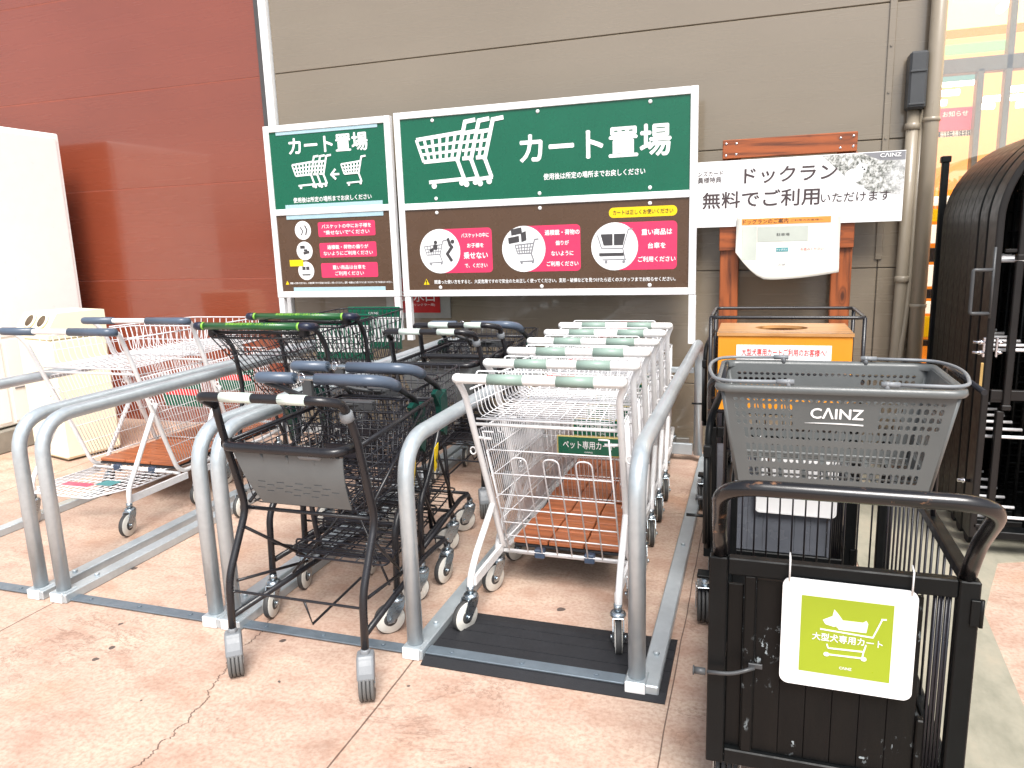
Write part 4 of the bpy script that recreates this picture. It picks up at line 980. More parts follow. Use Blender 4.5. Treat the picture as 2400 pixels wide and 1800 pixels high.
def cart_D(label):
    root = empty('basket_cart', (0, 0, 0), label, 'cart', GB); w = .285
    b = MB()
    for s in (-1, 1):
        b.tube(fillet([(s * (w - .055), .008, .998), (s * (w - .01), .06, .985), (s * (w - .002), .285, .865), (s * w, .26, .70), (s * w, .10, .50), (s * w, .015, .43), (s * w, 0, .15)], .07, 6), .0135, 12)
        b.tube(fillet([(s * w, .02, .225), (s * w * .78, .60, .235), (s * w * .70, .76, .20), (s * w * .70, .775, .15)], .06, 5), .0118, 10)
        b.tube([(s * w, .20, .62), (s * w * .8, .50, .245)], .007, 8)
        b.tube([(s * w * .8, .46, .24), (s * w * .84, .40, .56)], .0095, 8)
    b.tube([(-w, .12, .54), (w, .12, .54)], .0075, 8); b.tube([(-w * .7, .76, .205), (w * .7, .76, .205)], .009, 8); b.tube([(-w, .012, .30), (w, .012, .30)], .005, 8)
    b.build('frame', 'black_tube', root)
    b = MB(); b.tube([(-w + .05, 0, 1.0), (w - .05, 0, 1.0)], .0125, 12); h = b.build('handle', 'zinc', root)
    for s, x0, x1 in ((-1, -.262, -.095), (1, .0, .232)):
        b = MB(); P = fillet([(x0, 0, 1.0), (x1, 0, 1.0), (w - .012, .055, .985), (w - .008, .12, .955)], .04, 6) if s > 0 else fillet([(-w + .008, .12, .955), (-w + .012, .055, .985), (x0, 0, 1.0), (x1, 0, 1.0)], .04, 6)
        b.tube(P, .0225, 16); b.build('grip', 'grip_grey', h)
    b = MB(); b.box((-.06, -.012, .93), (-.02, .018, 1.0), .006); b.tube([(-.04, .0, .93), (-.05, .10, .86)], .008, 8); b.tube(fillet([(-w + .04, .02, .975), (-.03, .10, .88), (.12, .16, .87)], .1, 4), .010, 8); b.box((.0, .14, .845), (.15, .18, .885), .004); b.build('coin_lock', 'box_dark', root)
    b = MB(); q = [(-.055 + .013 * math.cos(i * .75), -.012, 1.005 + .018 * math.sin(i * .75)) for i in range(10)]; b.tube(q, .0022, 5); b.build('key_ring', 'chrome', root)
    for s in (-1, 1):
        b = MB(); O = (s * (w + .012) - .006, 0, 0); b.prism([(.215, .835), (.285, .86), (.295, .74), (.265, .655), (.235, .68)], O, (0, 1, 0), (0, 0, 1), -.006, .022); b.prism([(.215, .80), (.17, .86), (.20, .875), (.262, .85)], O, (0, 1, 0), (0, 0, 1), -.002, .018); pd = b.build('side_pad', 'tag_green', root)
        U = (1, 0, 0); pl = Plane((s * (w + .012) - .002, .214, .0), (1, 0, 0), (0, .12, -1) if False else (0, 0, 1))
        b = MB()
        pl2 = Plane(((w + .012 + .0162) if s > 0 else -(w + .012) - .0125, 0, 0), (0, 1, 0) if s > 0 else (0, -1, 0), (0, 0, 1))
        u0 = .232 if s > 0 else -.282
        text('CΛINZ', pd, 'sign_white', pl2, u0, u0 + .05, .745, .757, bold=.03, lift=.0012)
        text('CΛINZ', pd, 'sign_white', Plane((s * (w + .012) - .006 + .008, .2345 - .012, 0), (1, 0, 0), (0, 0, 1)), -.010, .010, .745, .751, bold=.03, lift=.006)
    basket(root, 'black_wire', (.12, .66, .255, .225, .885, .90), (.20, .62, .235, .19, .55, .57), 12, 14, 8, .0021, rear=True, rear_rows=9)
    for x in (-.18, -.11, -.04, .03, .10, .17):
        b = MB()
        for zz in (.86, .80, .74): b.tube([(x, .135, zz), (x + .03, .16, zz - .035), (x + .03, .17, zz - .055)], .0026, 5)
        b.build('seat_spring', 'black_wire', root)
    b = MB(); b.box((-.09, .16, .64), (.07, .168, .70), .003); b.build('child_seat', 'black_wire', root)
    lower_rack(root, .22, .22, .60, .335); lower_rack(root, .24, .06, .62, .26)
    b = MB(); O = (w + .014, 0, 0); b.prism([(.155, .625), (.195, .64), (.165, .535), (.145, .525)], O, (0, 1, 0), (0, 0, 1), 0, .004); t_ = b.build('warning_tag', 'yellow', root)
    b = MB(); b.prism([(.158, .57), (.172, .59), (.168, .555)], O, (0, 1, 0), (0, 0, 1), .0042, .0052); b.build('tag_mark', 'ink_black', t_)
    caster(root, -w, 0, R(12)); caster(root, w, 0, R(-48)); caster(root, -w * .7, .775, R(-30)); caster(root, w * .7, .775, R(-52))
    return root
def cart_E(label):
    root = empty('basket_cart', (0, 0, 0), label, 'cart', GB); w = .30
    b = MB()
    for s in (-1, 1):
        b.tube(fillet([(s * .315, .0, 1.10), (s * .32, .10, 1.075), (s * .30, .22, .98), (s * .29, .26, .72), (s * .285, .17, .42), (s * .285, .15, .15)], .08, 6), .0125, 10)
        b.tube(fillet([(s * .285, .16, .22), (s * .21, .90, .22), (s * .2, .92, .15)], .05, 5), .0118, 10); b.tube([(s * .25, .60, .22), (s * .27, .46, .60)], .010, 8)
    b.tube([(-.285, .17, .42), (.285, .17, .42)], .008, 8); b.tube([(-.2, .91, .21), (.2, .91, .21)], .009, 8); b.build('frame', 'black_tube', root)
    b = MB(); b.tube([(-.285, 0, 1.10), (.285, 0, 1.10)], .0195, 18); h = b.build('handle', 'green_bar', root)
    for s in (-1, 1):
        b = MB(); b.cyl((s * .285, 0, 1.10), (s * .298, 0, 1.10), .0205, 16); b.build('end_ring', 'lime', h)
        b = MB(); b.tube(fillet([(s * .298, 0, 1.10), (s * .345, 0, 1.10), (s * .345, .06, 1.09)] , .03, 4), .0215, 14); b.build('end_cap', 'navy', h)
    text('使用後は所定の場所へお戻しください', h, 'lime', Plane((0, -.0155, 1.1125), (1, 0, 0), (0, .7, .7)), -.14, .17, -.008, .008, bold=.02, lift=.0015)
    b = MB(); b.tube([(-.27, .045, 1.062), (.28, .045, 1.062)], .011, 10); b.tube([(-.27, .03, 1.035), (.28, .03, 1.035)], .006, 8)
    for s in (-1, 1): b.box((s * .28 - .02, .03, 1.04), (s * .28 + .02, .08, 1.09), .006)
    b.build('hinge_bar', 'black_tube', root)
    basket(root, 'black_wire', (.05, .86, .305, .25, 1.045, 1.06), (.50, .80, .25, .20, .56, .60), 15, 18, 7, .0023, rear=True, rear_rows=4)
    b = MB(); b.tube(fillet([(-.24, -.0, 1.075), (-.2, .12, .95), (.2, .12, .95), (.24, .0, 1.075)], .03, 4), .0032, 6); b.build('seat_wire', 'black_wire', root)
    b = MB(); b.box((-.20, .885, .78), (.20, .893, 1.07), .003); ap = b.build('front_board', 'sign_green', root)
    b = MB()
    b.box((-.195, .882, .985), (.195, .8845, 1.0))
    for i in range(13): b.box((-.19 + i * .03, .882, .83), (-.172 + i * .03, .8845, .985))
    b.build('white_slats', 'sign_white', ap)
    text('CΛINZ', ap, 'sign_white', Plane((0, .885, 0)), -.04, .04, 1.02, 1.035, bold=.02, lift=.001)
    lower_rack(root, .24, .30, .85, .26)
    caster(root, -.285, .15, R(8)); caster(root, .285, .15, R(-20)); caster(root, -.2, .92, R(10)); caster(root, .2, .92, R(20))
    return root
c0 = cart_C('foremost black basket cart with grey seat flap and mint striped handle'); c0.location = (-1.476, 1.985, 0)
c1 = copy_tree(c0, (-1.66, 3.63, 0)); c1['label'] = 'black cart with mint striped handle behind the grey grip carts, the nearer of two'
c2 = copy_tree(c0, (-1.625, 3.93, 0)); c2['label'] = 'black cart with mint striped handle nearer the wall, behind its twin'
d0 = cart_D('black cart with split grey grips directly behind the foremost black cart'); d0.location = (-1.585, 2.40, 0)
d1 = copy_tree(d0, (-1.60, 2.66, 0)); d1['label'] = 'black cart with split grey grips, the second of the nested pair'
d2 = copy_tree(d0, (-1.63, 4.15, 0)); d2['label'] = 'black cart with split grey grips parked deepest, under the hydrant plate'
e0 = cart_E('black cart with a green handle, the front one of two'); e0.location = (-2.47, 3.19, 0)
e1 = copy_tree(e0, (-2.50, 3.66, 0)); e1['label'] = 'black cart with a green handle, the rear one of two under the narrow sign'
# ---------------------------------------------------------------- black dog carts
GD = 'large black dog carts'
def dog_cart(front, label):
    root = empty('dog_cart', (0, 0, 0), label, 'dog cart', GD)
    x0, x1, L, zb, zt = -.285, .285, 1.12, .185, .738
    b = MB(); w = .042
    for x in (x0, x1 - w):
        b.box((x, 0, zb), (x + w, .032, zt), .003); b.box((x, L - .032, zb), (x + w, L, zt + .06), .003)
    for z in (zb, zt - w): b.box((x0 + w + .001, .002, z), (x1 - w - .001, .030, z + w), .003); b.box((x0 + w + .001, L - .03, z), (x1 - w - .001, L - .002, z + w), .003)
    for x in (x0, x1 - .03):
        for z in (zb, zt - .03): b.box((x + .001, .034, z), (x + .029, L - .034, z + .03), .003)
    b.build('frame', 'black_steel', root)
    # front gate with boarded lower panel
    b = MB(); gx1 = x1 - .105
    b.box((x0 + .082, .004, zb + w), (x0 + .108, .028, zt - w), .003)
    n = 6
    for i in range(n): b.box((lerp(x0 + .110, gx1, i / n) + .0004, .016, zb + w + .001), (lerp(x0 + .110, gx1, (i + 1) / n) - .0004, .028, zt - w - .012), .001)
    b.box((x0 + w + .002, .020, zb + w + .001), (x0 + .080, .028, zt - w - .03), .002)
    b.box((gx1 + .002, .004, zb + w), (gx1 + .018, .028, zb + .20), .003)
    b.build('gate_board', 'scuffed' if front else 'panel_blue', root)
    b = MB()
    for i in range(5): x = lerp(gx1 + .022, x1 - w - .012, i / 4); b.tube([(x, .016, zb + w), (x, .016, zt - w)], .0032, 6)
    b.build('gate_rods', 'black_wire', root)
    b = MB(); b.box((x0 + .096, -.004, .462), (x0 + .128, .002, .474), .001); b.tube(fillet([(x0 + .11, -.01, .468), (x0 + .06, -.022, .45), (x0 + .0, -.022, .447)], .03, 4), .005, 8); b.cyl((x0 - .003, -.022, .447), (x0 - .03, -.022, .447), .009, 10); b.cyl((x0 - .033, -.022, .447), (x0 - .03, -.022, .447), .012, 10); b.build('latch', 'box_dark', root)
    for z in (zb + .06, zt - .07):
        b = MB(); b.box((x1 - .018, -.005, z - .03), (x1 + .004, .001, z + .03), .001); b.cyl((x1 + .003, -.002, z - .032), (x1 + .003, -.002, z + .032), .005, 8); b.build('hinge', 'black_steel', root)
    # rods of the cage walls
    for nm, x in (('side_rods', x0 + .015), ('side_rods', x1 - .015)):
        b = MB()
        for i in range(16): y = lerp(.06, L - .06, i / 15); b.tube([(x, y, zb + .03), (x, y, zt - .03)], .0036, 6)
        b.build(nm, 'black_wire', root)
    b = MB()
    for i in range(11): x = lerp(x0 + .06, x1 - .06, i / 10); b.tube([(x, L - .016, zb + w), (x, L - .016, zt)], .0032, 6)
    b.build('rear_rods', 'black_wire', root)
    b = MB(); b.box((x0 + .03, .034, zb + .004), (x1 - .03, L - .034, zb + .02), .002); b.build('floor_board', 'scuffed', root)
    # bowed push handle
    hb = .985
    b = MB(); b.tube(fillet([(x0 + .025, .02, zt + .0), (x0 + .022, -.03, zt + .10), (x0 + .03, -.20, hb), (x1 - .03, -.20, hb), (x1 - .022, -.03, zt + .10), (x1 - .025, .02, zt + .0)], .085, 9), .0170, 18); b.build('push_handle', 'worn', root)
    # raised carrier ring
    zr = 1.148 if front else 1.172; y0, y1 = .028, (.405 if front else .40); rx = .268 if front else .275
    b = MB(); zs = .905 if front else .80
    if front:      # rear uprights with two side arms; the basket hangs between them
        b.tube(fillet([(-rx, y0 + .02, zr), (-rx, y1, zr), (-rx, y1, zt)], .03, 5), .0065, 8); b.tube(fillet([(rx, y0 + .02, zr), (rx, y1, zr), (rx, y1, zt)], .03, 5), .0065, 8); b.tube([(-rx, y1, zr - .04), (rx, y1, zr - .04)], .0065, 8)
        b.tube(fillet([(-.15, y1, zs - .016), (-.15, y0 + .03, zs - .016), (.15, y0 + .03, zs - .016), (.15, y1, zs - .016)], .02, 4), .006, 8); b.tube([(-rx, y1, zs - .016), (rx, y1, zs - .016)], .006, 8)
    else:
        b.tube(fillet([(-rx, y0, zr), (rx, y0, zr), (rx, y1, zr), (-rx, y1, zr)], .03, 4, True), .007, 8, True)
        b.tube([(-rx, y0 + .02, zs - .008), (rx, y0 + .02, zs - .008)], .006, 8); b.tube([(-rx, y1 - .04, zs - .008), (rx, y1 - .04, zs - .008)], .006, 8)
        for sx in (-1, 1):
            b.tube([(sx * rx, y0 + .01, zs - .008), (sx * rx, y1 - .01, zs - .008)], .006, 8)
            for y in (y0 + .01, y1 - .01): b.tube([(sx * rx, y, zr), (sx * rx, y, zt - .01)], .0075, 8)
    for sx in (-1, 1): b.tube([(sx * rx, y1 - .0, zr - .1), (sx * rx, .78, zt)], .009, 8)
    b.build('carrier_ring', 'black_tube', root)
    b = MB(); b.tube(fillet([(x0 - .012, .10, zt - .02), (x0 - .014, .10, 1.04), (x0 + .008, .30, 1.085)], .06, 6), .009, 10)
    b.tube([(x0 - .015, .05, .75), (x0 - .015, .05, .98)], .006, 8); b.box((x0 - .022, .04, .97), (x0 - .004, .06, 1.0), .003); b.cyl((x0 - .02, .05, .82), (x0 - .06, .05, .82), .004, 8)
    b.build('side_post', 'black_steel', root)
    b = MB(); b.box((x0 - .10, 1.03, .188), (x0 + .05, 1.09, .20), .002); b.build('caster_bracket', 'black_steel', root)
    for (x, y, a) in ((x0 - .07, 1.06, .1), (x1 - .06, 1.0, .2), (x0 + .05, .12, .0), (x1 - .06, .12, .1)):
        b = MB(); b.xf = Matrix.Translation((x, y, 0)) @ Matrix.Rotation(a, 4, 'Z'); b.cyl((0, 0, .12), (0, 0, .188), .016, 12); b.box((-.03, -.04, .15), (.03, .04, .156), .002)
        for sx in (-1, 1): b.box((sx * .034 - .002, -.02, .06), (sx * .034 + .002, .02, .152), .001)
        c = b.build('caster', 'zinc', root)
        q = MB(); q.xf = Matrix.Translation((x, y, 0)) @ Matrix.Rotation(a, 4, 'Z')
        for k in range(4): hh = -.0225 + .015 * k; q.lathe([(.012, hh - .006), (.066, hh - .006), (.070, hh - .003), (.070, hh + .003), (.066, hh + .006), (.012, hh + .006)], (0, 0, .0705), (1, 0, 0), 24)
        q.build('wheel', 'tyre_dark', c)
    return root
dc = dog_cart(True, 'large black dog cart in front, carrying the grey basket and the lime sign'); dc.location = (.195, 1.722, 0)
dc2 = dog_cart(False, 'large black dog cart behind, with a grey board and the orange box on top'); dc2.location = (.105, 2.965, 0)

# hanging sign on the front dog cart
def hang_sign(name, loc, label, w, h, printed):
    root = empty(name, loc, label, 'sign')
    x, y, z = loc
    PL = Plane((x, y, z), (1, 0, -.012), (0, 0, 1))
    b = MB(); b.prism(rr_pts(-w / 2, 0, w / 2, h, .02, 6), PL.O, PL.U, PL.V, -.003, .0015); pl_ = b.build('plate', 'sign_white', root)
    b = MB(); q = rr_pts(-w / 2 + .006, .006, w / 2 - .006, h - .006, .016, 5); b.tube([PL.O + PL.U * u + PL.V * v + PL.N * .0016 for u, v in q], .0011, 5, True); b.build('embossed_edge', 'white_sheet', pl_)
    b = MB()
    for u in (-w / 2 + .014, w / 2 - .014):
        b.tube([PL.O + PL.U * u + PL.V * (h - .008) + PL.N * .002, PL.O + PL.U * u + PL.V * (h + .046) + PL.N * .003, PL.O + PL.U * u + PL.V * (h + .052) - PL.N * .02], .0022, 6)
        b.tube([PL.O + PL.U * (u + .004) + PL.V * .012 + PL.N * .002, PL.O + PL.U * (u * 1.08) + PL.V * .012 - PL.N * .01], .0022, 6)
    b.build('cable_tie', 'white_paint', root)
    if not printed: return root
    b = MB(); PL.rrect(b, -.0995, .038, .094, .229, .001, .0015); sq = b.build('lime_square', 'lime_sign', pl_)
    b = MB(); P = lambda pts: PL.poly(b, [(u - .2180, v - .434) for u, v in pts], .0023)
    P([(.166, .608), (.186, .620), (.189, .637), (.197, .628), (.207, .614), (.204, .600), (.190, .594), (.172, .598), (.168, .604)])
    P([(.200, .6045), (.206, .6125), (.250, .613), (.257, .6185), (.261, .611), (.258, .589), (.200, .5885)])
    P([(.196, .600), (.206, .606), (.206, .589), (.196, .593)])
    for a_, c_ in (((.161, .5905), (.272, .5855)), ((.272, .585), (.289, .632)), ((.287, .6325), (.298, .6335)), ((.177, .555), (.180, .545)), ((.180, .545), (.255, .5475)), ((.255, .547), (.259, .565)), ((.255, .5475), (.253, .533)), ((.173, .529), (.258, .531))):
        PL.line(b, (a_[0] - .218, a_[1] - .44), (c_[0] - .218, c_[1] - .44), .0032, .0023)
    for c_ in ((.177, .529), (.256, .5295)): PL.disc(b, (c_[0] - .218, c_[1] - .44), .0062, 16, .0023, .005)
    b.build('dog_cart_pictogram', 'sign_white', sq)
    text('大型犬専用カート', sq, 'sign_white', PL, -.073, .075, .122, .141, bold=.02, lift=.0032)
    text('CΛINZ', sq, 'sign_white', PL, -.012, .014, .056, .0625, bold=.03, lift=.0030)
    return root
hs = hang_sign('hanging_sign', (.218, 1.7145, .440), 'white framed lime green sign with a dog pictogram on the front dog cart', .283, .268, True)
h2 = hang_sign('hanging_sign', (.165, 2.955, .40), 'plain white plate hung on the rear dog cart behind the black rods', .30, .26, False)

# grey shopping basket with slotted walls
def grey_basket():
    root = empty('shopping_basket', (.172, 1.915, .905), 'grey slotted shopping basket with its handles down on the front dog cart', 'basket')
    x, y, z = root.location
    hz, tw, td, bw, bd = .242, .246, .168, .206, .136
    def wall(nm, kind):
        vs, fs = [], []
        ncol = 32 if kind in 'fb' else 20
        rows = [(0, .024, 0), (.024, .052, 1), (.052, .060, 0), (.060, .112, 2), (.112, .120, 0), (.120, .150, 3), (.150, .154, 0), (.154, .168, 5), (.168, .172, 0), (.172, .188, 5), (.188, .191, 0), (.191, .208, 5), (.208, .212, 0), (.212, .221, 6), (.221, hz, 0)]
        def P3(s, zz, off=0):
            t = zz / hz
            if kind in 'fb':
                sg = -1 if kind == 'f' else 1; return Vector((x + s * lerp(bw, tw, t) * .97, y + sg * (lerp(bd, td, t)), z + zz))
            sg = -1 if kind == 'l' else 1; return Vector((x + sg * lerp(bw, tw, t), y + s * lerp(bd, td, t) * .97, z + zz))
        for z0, z1, typ in rows:
            for i in range(ncol):
                s0, s1 = -1 + 2 * i / ncol, -1 + 2 * (i + 1) / ncol; m_ = (s0 + s1) / 2
                edge = abs(m_) > .93 or (typ == 3 and abs(m_) > .88) or (typ in (1, 2) and abs(m_) > .90)
                mid = abs(m_) < .40 if kind in 'fb' else False
                hole = typ and not edge and not (typ in (4,)) and not (typ == 5 and mid) and not (kind in 'lr' and typ == 6)
                if kind in 'lr' and typ == 3 and abs(m_) < .35: hole = False
                if not hole:
                    k = len(vs); vs += [P3(s0, z0), P3(s1, z0), P3(s1, z1), P3(s0, z1)]; fs.append((k, k + 1, k + 2, k + 3)); continue
                ring = [(-1, -1), (-1 / 3, -1), (1 / 3, -1), (1, -1), (1, -1 / 3), (1, 1 / 3), (1, 1), (1 / 3, 1), (-1 / 3, 1), (-1, 1), (-1, 1 / 3), (-1, -1 / 3)]
                hw_, hh_ = (s1 - s0) / 2, (z1 - z0) / 2; ws = .68 * hw_; wm = ws * tw; hm = hh_ * .88; rad = min(wm, hm); ext = hm - rad
                k = len(vs)
                for a, c in ring: vs.append(P3(m_ + a * hw_, (z0 + z1) / 2 + c * hh_))
                for a, c in ring:
                    da, dc_ = a * math.sqrt(1 - c * c / 2), c * math.sqrt(1 - a * a / 2)
                    vs.append(P3(m_ + da * ws, (z0 + z1) / 2 + dc_ * rad + (ext if c > 0 else -ext)))
                for q in range(12): fs.append((k + q, k + (q + 1) % 12, k + 12 + (q + 1) % 12, k + 12 + q))
        b = MB(); b.add(vs, fs); o = b.build(nm, 'basket_grey', root, recalc=False)
        bmm = bmesh.new(); bmm.from_mesh(o.data); bmesh.ops.remove_doubles(bmm, verts=bmm.verts, dist=.00005); bmesh.ops.recalc_face_normals(bmm, faces=bmm.faces); bmm.to_mesh(o.data); bmm.free()
        md = o.modifiers.new('thickness', 'SOLIDIFY'); md.thickness = .003; md.offset = 0
        return o
    fr = wall('front_wall', 'f'); wall('back_wall', 'b'); wall('end_wall', 'l'); wall('end_wall', 'r')
    seg = 6
    for sx in (-1, 1):      # rounded corners
        for sy in (-1, 1):
            b = MB()
            vs, fs = [], []
            for zz in (0, hz / 2, hz):
                t = zz / hz; W_, D_ = lerp(bw, tw, t), lerp(bd, td, t); rx_, ry_ = W_ * .03, D_ * .03
                for i in range(seg + 1):
                    a = math.pi / 2 * i / seg; vs.append((x + sx * (W_ * .97 + rx_ * math.cos(a)), y + sy * (D_ * .97 + ry_ * math.sin(a)), z + zz))
            for j in range(2):
                for i in range(seg): q = j * (seg + 1) + i; fs.append((q, q + 1, q + seg + 2, q + seg + 1))
            b.add(vs, fs, True); o = b.build('corner_wall', 'basket_grey', root); md = o.modifiers.new('thickness', 'SOLIDIFY'); md.thickness = .003; md.offset = 0
    b = MB(); n_ = 9
    for i in range(n_): xx = lerp(-bw, bw, i / (n_ - 1)); b.box((x + xx - .006, y - bd, z), (x + xx + .006, y + bd, z + .0028))
    for i in range(7): yy = lerp(-bd, bd, i / 6); b.box((x - bw, y + yy - .005, z + .003), (x + bw, y + yy + .005, z + .0055))
    b.box((x - bw - .004, y - bd - .004, z - .006), (x + bw + .004, y - bd + .004, z + .01), .002); b.box((x - bw - .004, y + bd - .004, z - .006), (x + bw + .004, y + bd + .004, z + .01), .002)
    b.build('bottom_grid', 'basket_grey', root)
    def rrz(w_, d_, zz, r_=.035, n=7): return [(x + u, y + v, z + zz) for u, v in rr_pts(-w_, -d_, w_, d_, r_, n)]
    b = MB(); vs = []; prof = [(0, hz - .008), (.0, hz), (.006, hz + .010), (.013, hz + .008), (.015, hz - .002), (.012, hz - .008)]; nn = 32
    for o_, zz in prof: vs += rrz(tw + o_, td + o_, zz)
    fs = []
    for j in range(len(prof) - 1):
        for i in range(nn): fs.append((j * nn + i, j * nn + (i + 1) % nn, (j + 1) * nn + (i + 1) % nn, (j + 1) * nn + i))
    b.add(vs, fs, True); b.build('rim', 'basket_grey', root)
    for sx in (-1, 1):      # two folded bow handles lying on the rim
        zz = hz + .018; bx = tw + .012
        b = MB()
        b.tube(fillet([(x + sx * .105, y - td - .006, z + zz), (x + sx * (bx), y - td - .004, z + zz - .002), (x + sx * (bx + .022), y - .05, z + zz + .004), (x + sx * (bx + .022), y + .05, z + zz + .004), (x + sx * (bx), y + td + .004, z + zz - .002), (x + sx * .105, y + td + .006, z + zz)], .05, 7), .0042, 10)
        for sy in (-1, 1): b.cyl((x + sx * .10, y + sy * (td + .006), z + zz - .016), (x + sx * .10, y + sy * (td + .006), z + zz + .006), .006, 12); b.cyl((x + sx * .088, y + sy * (td + .006), z + zz), (x + sx * .125, y + sy * (td + .006), z + zz), .0062, 12)
        b.build('bow_handle', 'grey_plastic', root)
    # wordmark on the front wall, which leans like the wall
    up_ = Vector((0, -(td - bd), hz)).normalized()
    PLb = Plane((x, y - bd, z), (1, 0, 0), tuple(up_))
    text('CΛINZ', fr, 'sign_white', PLb, -.050, .058, .178, .203, bold=.03, lift=.0025)
    b = MB(); sw = [(u, v + .021) for u, v in ((-.062, .1445), (-.04, .1462), (.0, .147), (.03, .1466), (.0595, .1455), (.0595, .1425), (.03, .1438), (.0, .1443), (-.04, .1447))]; PLb.poly(b, sw, .0018); b.build('swoosh', 'sign_white', fr)
    return root
grey_basket()

# orange box in the rear carrier
ob = empty('collection_box', (.105, 3.2, .80), 'orange wooden box with a round hole in its plywood lid', 'box')
X0, X1, Y0, Y1, Z0, Z1 = -.142, .345, 3.012, 3.345, .80, 1.098
b = MB(); b.box((X0, Y0, Z0), (X1, Y0 + .015, Z1), .002); b.box((X0, Y1 - .015, Z0), (X1, Y1, Z1), .002); b.box((X0, Y0 + .0155, Z0), (X0 + .015, Y1 - .0155, Z1), .002); b.box((X1 - .015, Y0 + .0155, Z0), (X1, Y1 - .0155, Z1), .002); b.box((X0 + .0155, Y0 + .0155, Z0), (X1 - .0155, Y1 - .0155, Z0 + .012)); bo = b.build('body', 'orange_paint', ob)
b = MB(); cx, cy = (X0 + X1) / 2 - .005, 3.19; rr_ = (.10, .075); n = 48; vs = []; fs = []
def sqp(a):
    c, s = math.cos(a), math.sin(a); k = 1 / max(abs(c), abs(s)); return c * k, s * k
for zz in (Z1 + .0005, Z1 + .012):
    for i in range(n): a = 2 * math.pi * i / n; u, v = sqp(a); vs.append((lerp(X0 - .004, X1 + .004, (u + 1) / 2), lerp(Y0 - .006, Y1 + .004, (v + 1) / 2), zz))
    for i in range(n): a = 2 * math.pi * i / n; vs.append((cx + rr_[0] * math.cos(a), cy + rr_[1] * math.sin(a), zz))
for i in range(n):
    j = (i + 1) % n; fs += [(i, j, n + j, n + i), (2 * n + i, 2 * n + j, 3 * n + j, 3 * n + i), (i, j, 2 * n + j, 2 * n + i), (n + i, n + j, 3 * n + j, 3 * n + i)]
b.add(vs, fs); b.build('lid', 'plywood', ob)
b = MB(); b.box((X0 + .07, Y0 - .002, .93), (X1 - .072, Y0 - .0005, 1.064)); lb = b.build('notice', 'sign_white', bo)
text('大型犬専用カートご利用のお客様へ!', lb, 'red_ink', Plane((0, Y0 - .002, 0)), X0 + .09, X1 - .09, 1.022, 1.05, bold=.012, lift=.001)
text('使用後は元の場所へ', lb, 'red_ink', Plane((0, Y0 - .002, 0)), X0 + .09, X1 - .09, .965, .99, bold=.0, lift=.001)

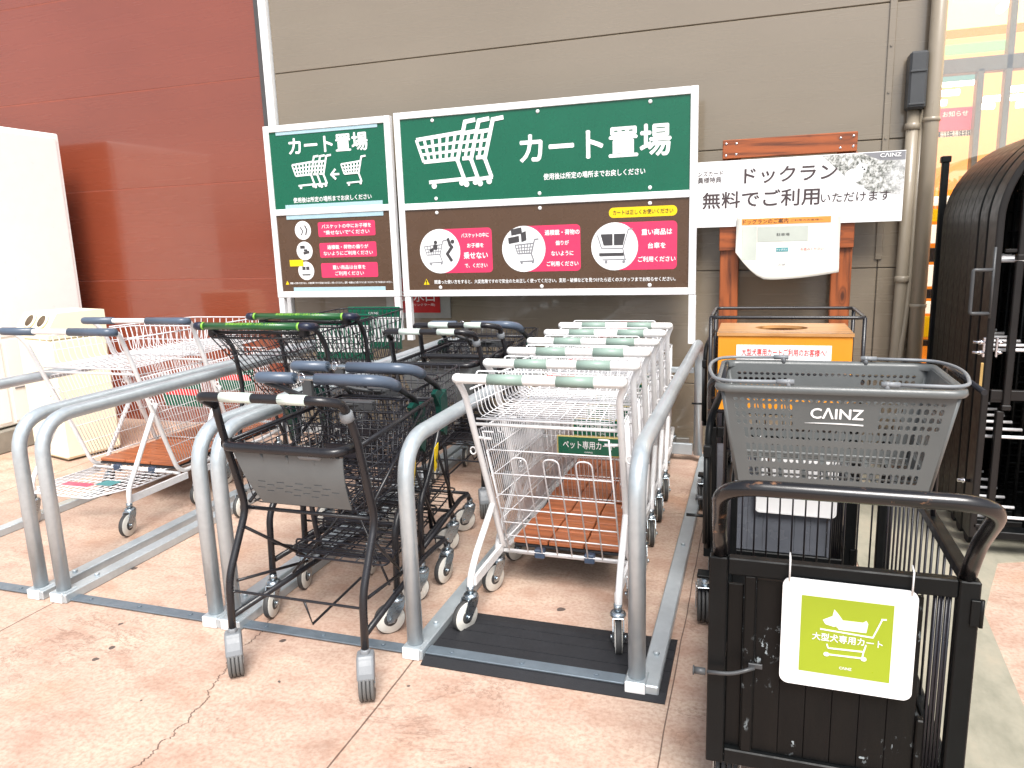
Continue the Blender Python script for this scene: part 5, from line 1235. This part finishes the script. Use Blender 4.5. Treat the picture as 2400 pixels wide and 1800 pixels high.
# ---------------------------------------------------------------- nested arched cages
def arch_cage(label, first):
    root = empty('arched_cage', (0, 0, 0), label, 'cage trolley', 'black arched cages nested by the shop window'); w = 1.05; ht = 1.93; fw = .052
    def arch(y0, y1, inset, t, nm, m):
        b = MB(); r_ = .42
        pts = [(inset, .10)] + [(inset + r_ - r_ * math.cos(R(a)), ht - inset - r_ + r_ * math.sin(R(a))) for a in range(0, 91, 5)] + [(w - inset - r_ + r_ * math.cos(R(a)), ht - inset - r_ + r_ * math.sin(R(a))) for a in range(90, -1, -5)] + [(w - inset, .10)]
        inn = [(p[0] + (t if p[0] < w / 2 else -t) * (1 if True else 0), p[1]) for p in pts]
        C_ = []
        for i, p in enumerate(pts):
            a = Vector(pts[max(i - 1, 0)]); c = Vector(pts[min(i + 1, len(pts) - 1)]); d = (c - a).normalized(); nn = Vector((d.y, -d.x)); C_.append(Vector(p) + nn * t)
        n = len(pts); vs = []
        for y in (y0, y1):
            vs += [(p[0], y, p[1]) for p in pts]; vs += [(p.x, y, p.y) for p in C_]
        fs = []
        for i in range(n - 1): fs += [(i, i + 1, n + i + 1, n + i), (2 * n + i, 2 * n + i + 1, 3 * n + i + 1, 3 * n + i), (i, i + 1, 2 * n + i + 1, 2 * n + i), (n + i, n + i + 1, 3 * n + i + 1, 3 * n + i)]
        fs += [(0, n, 3 * n, 2 * n), (n - 1, 2 * n - 1, 4 * n - 1, 3 * n - 1)]
        b.add(vs, fs); o = b.build(nm, m, root); bv = o.modifiers.new('bevel', 'BEVEL'); bv.width = .006; bv.segments = 2; bv.limit_method = 'ANGLE'; bv.angle_limit = R(50); return o
    arch(0, .122, 0, .03, 'arch_frame', 'brown_steel' if first else 'black_steel')
    for z in (1.765, 1.34, .955, .565, .19): b = MB(); b.tube([(.032 if z < 1.7 else .13, .05, z), (.225, .05, z)], .0075, 8); b.build('shelf_bar', 'white_wire', root)
    b = MB()
    for i in range(20): x = lerp(.24, w - .06, i / 19); b.tube([(x, .10, .12), (x, .10, ht - .12 if .3 < x < w - .3 else ht - .32)], .006, 5)
    for k in range(16): b.tube([(.24, .106, .15 + k * .1), (w - .03, .106, .15 + k * .1)], .005, 5)
    b.build('shade_mesh', 'black_steel', root)  # dense black mesh added to darken the cage interior
    if first:
        b = MB(); b.box((.034, -.002, .74), (w - .034, .03, .785), .003); b.build('cross_bar', 'brown_steel', root)
        for x, z0, z1 in ((.085, 1.345, 1.77), (.08, .70, 1.34), (.06, .12, .695)):
            b = MB(); b.box((x, -.012, z0), (x + .03, .02, z1), .004); b.box((x - .004, -.016, z0 - .002), (x + .034, .024, z0 + .022), .004); b.box((x - .045, .0, z0 + .03), (x, .014, z0 + .045), .002); b.build('sliding_post', 'brown_steel', root)
        b = MB(); b.tube(fillet([(.0, -.01, 1.305), (-.075, -.012, 1.305), (-.075, -.012, 1.12), (.0, -.01, 1.12)], .008, 3), .008, 8); b.tube([(.0, -.012, 1.40), (.0, -.012, 1.10)], .006, 6); b.build('pull_handle', 'box_dark', root)
        b = MB(); b.box((-.012, -.006, .93), (-.002, .008, 1.015), .002); b.box((.036, -.006, .93), (.046, .008, 1.015), .002)
        for z in (.95, .995):
            b.cyl((-.05, -.002, z), (-.004, -.002, z), .006, 8); b.cyl((-.028, -.002, z), (-.014, -.002, z), .011, 6); b.cyl((.045, -.002, z), (.062, -.002, z), .008, 6)
        b.build('hinge_bolt', 'chrome', root)
        b = MB(); b.box((-.014, -.004, .80), (-.002, -.001, .905), .001); b.build('brass_plate', 'brass', root)
        b = MB()
        for z in (.35, .27): b.cyl((-.05, .06, z), (.0, .06, z), .008, 8); b.cyl((-.03, .06, z), (-.016, .06, z), .013, 6)
        b.build('lower_bolt', 'chrome', root)
    b = MB(); b.box((.03, .02, .095), (w - .03, .10, .13), .003); b.build('base_bar', 'black_steel', root)
    for x in (.06, w - .06):
        b = MB(); b.cyl((x - .018, .06, .05), (x + .018, .06, .05), .05, 16); b.box((x - .022, .04, .05), (x + .022, .08, .10), .003); b.build('caster', 'rubber', root)
    return root
ac = arch_cage('frontmost black arched cage with a cross bar and pull handle', True); ac.location = (.945, 3.655, 0)
a1 = arch_cage('black arched cage nested directly behind the frontmost one', False); a1.location = (.945, 3.80, 0)
nm_ = ['third', 'fourth', 'fifth', 'sixth', 'seventh', 'eighth']
for i in range(6):
    q = copy_tree(a1, (.945 + .004 * i, 3.945 + .138 * i, 0))
    if i == 5:
        b = MB(); b.box((1.03, 4.76, .1), (1.95, 4.766, 1.55), .002); b.box((1.2, 4.762, 1.551), (1.75, 4.768, 1.80), .002); b.build('shade_sheet', 'black_steel', q)  # black sheet added in place of the deep shade inside the cages
    q['label'] = nm_[i] + ' black arched cage counted from the front of the nested row'
b = MB(); b.box((.965, 4.86, .1), (1.0, 4.90, 1.86), .004); b.box((.958, 4.855, 1.84), (1.007, 4.905, 1.875), .004)
tag(b.build('black_post', 'black_steel'), 'square black post with a flat cap at the rear end of the arched cages', 'post')
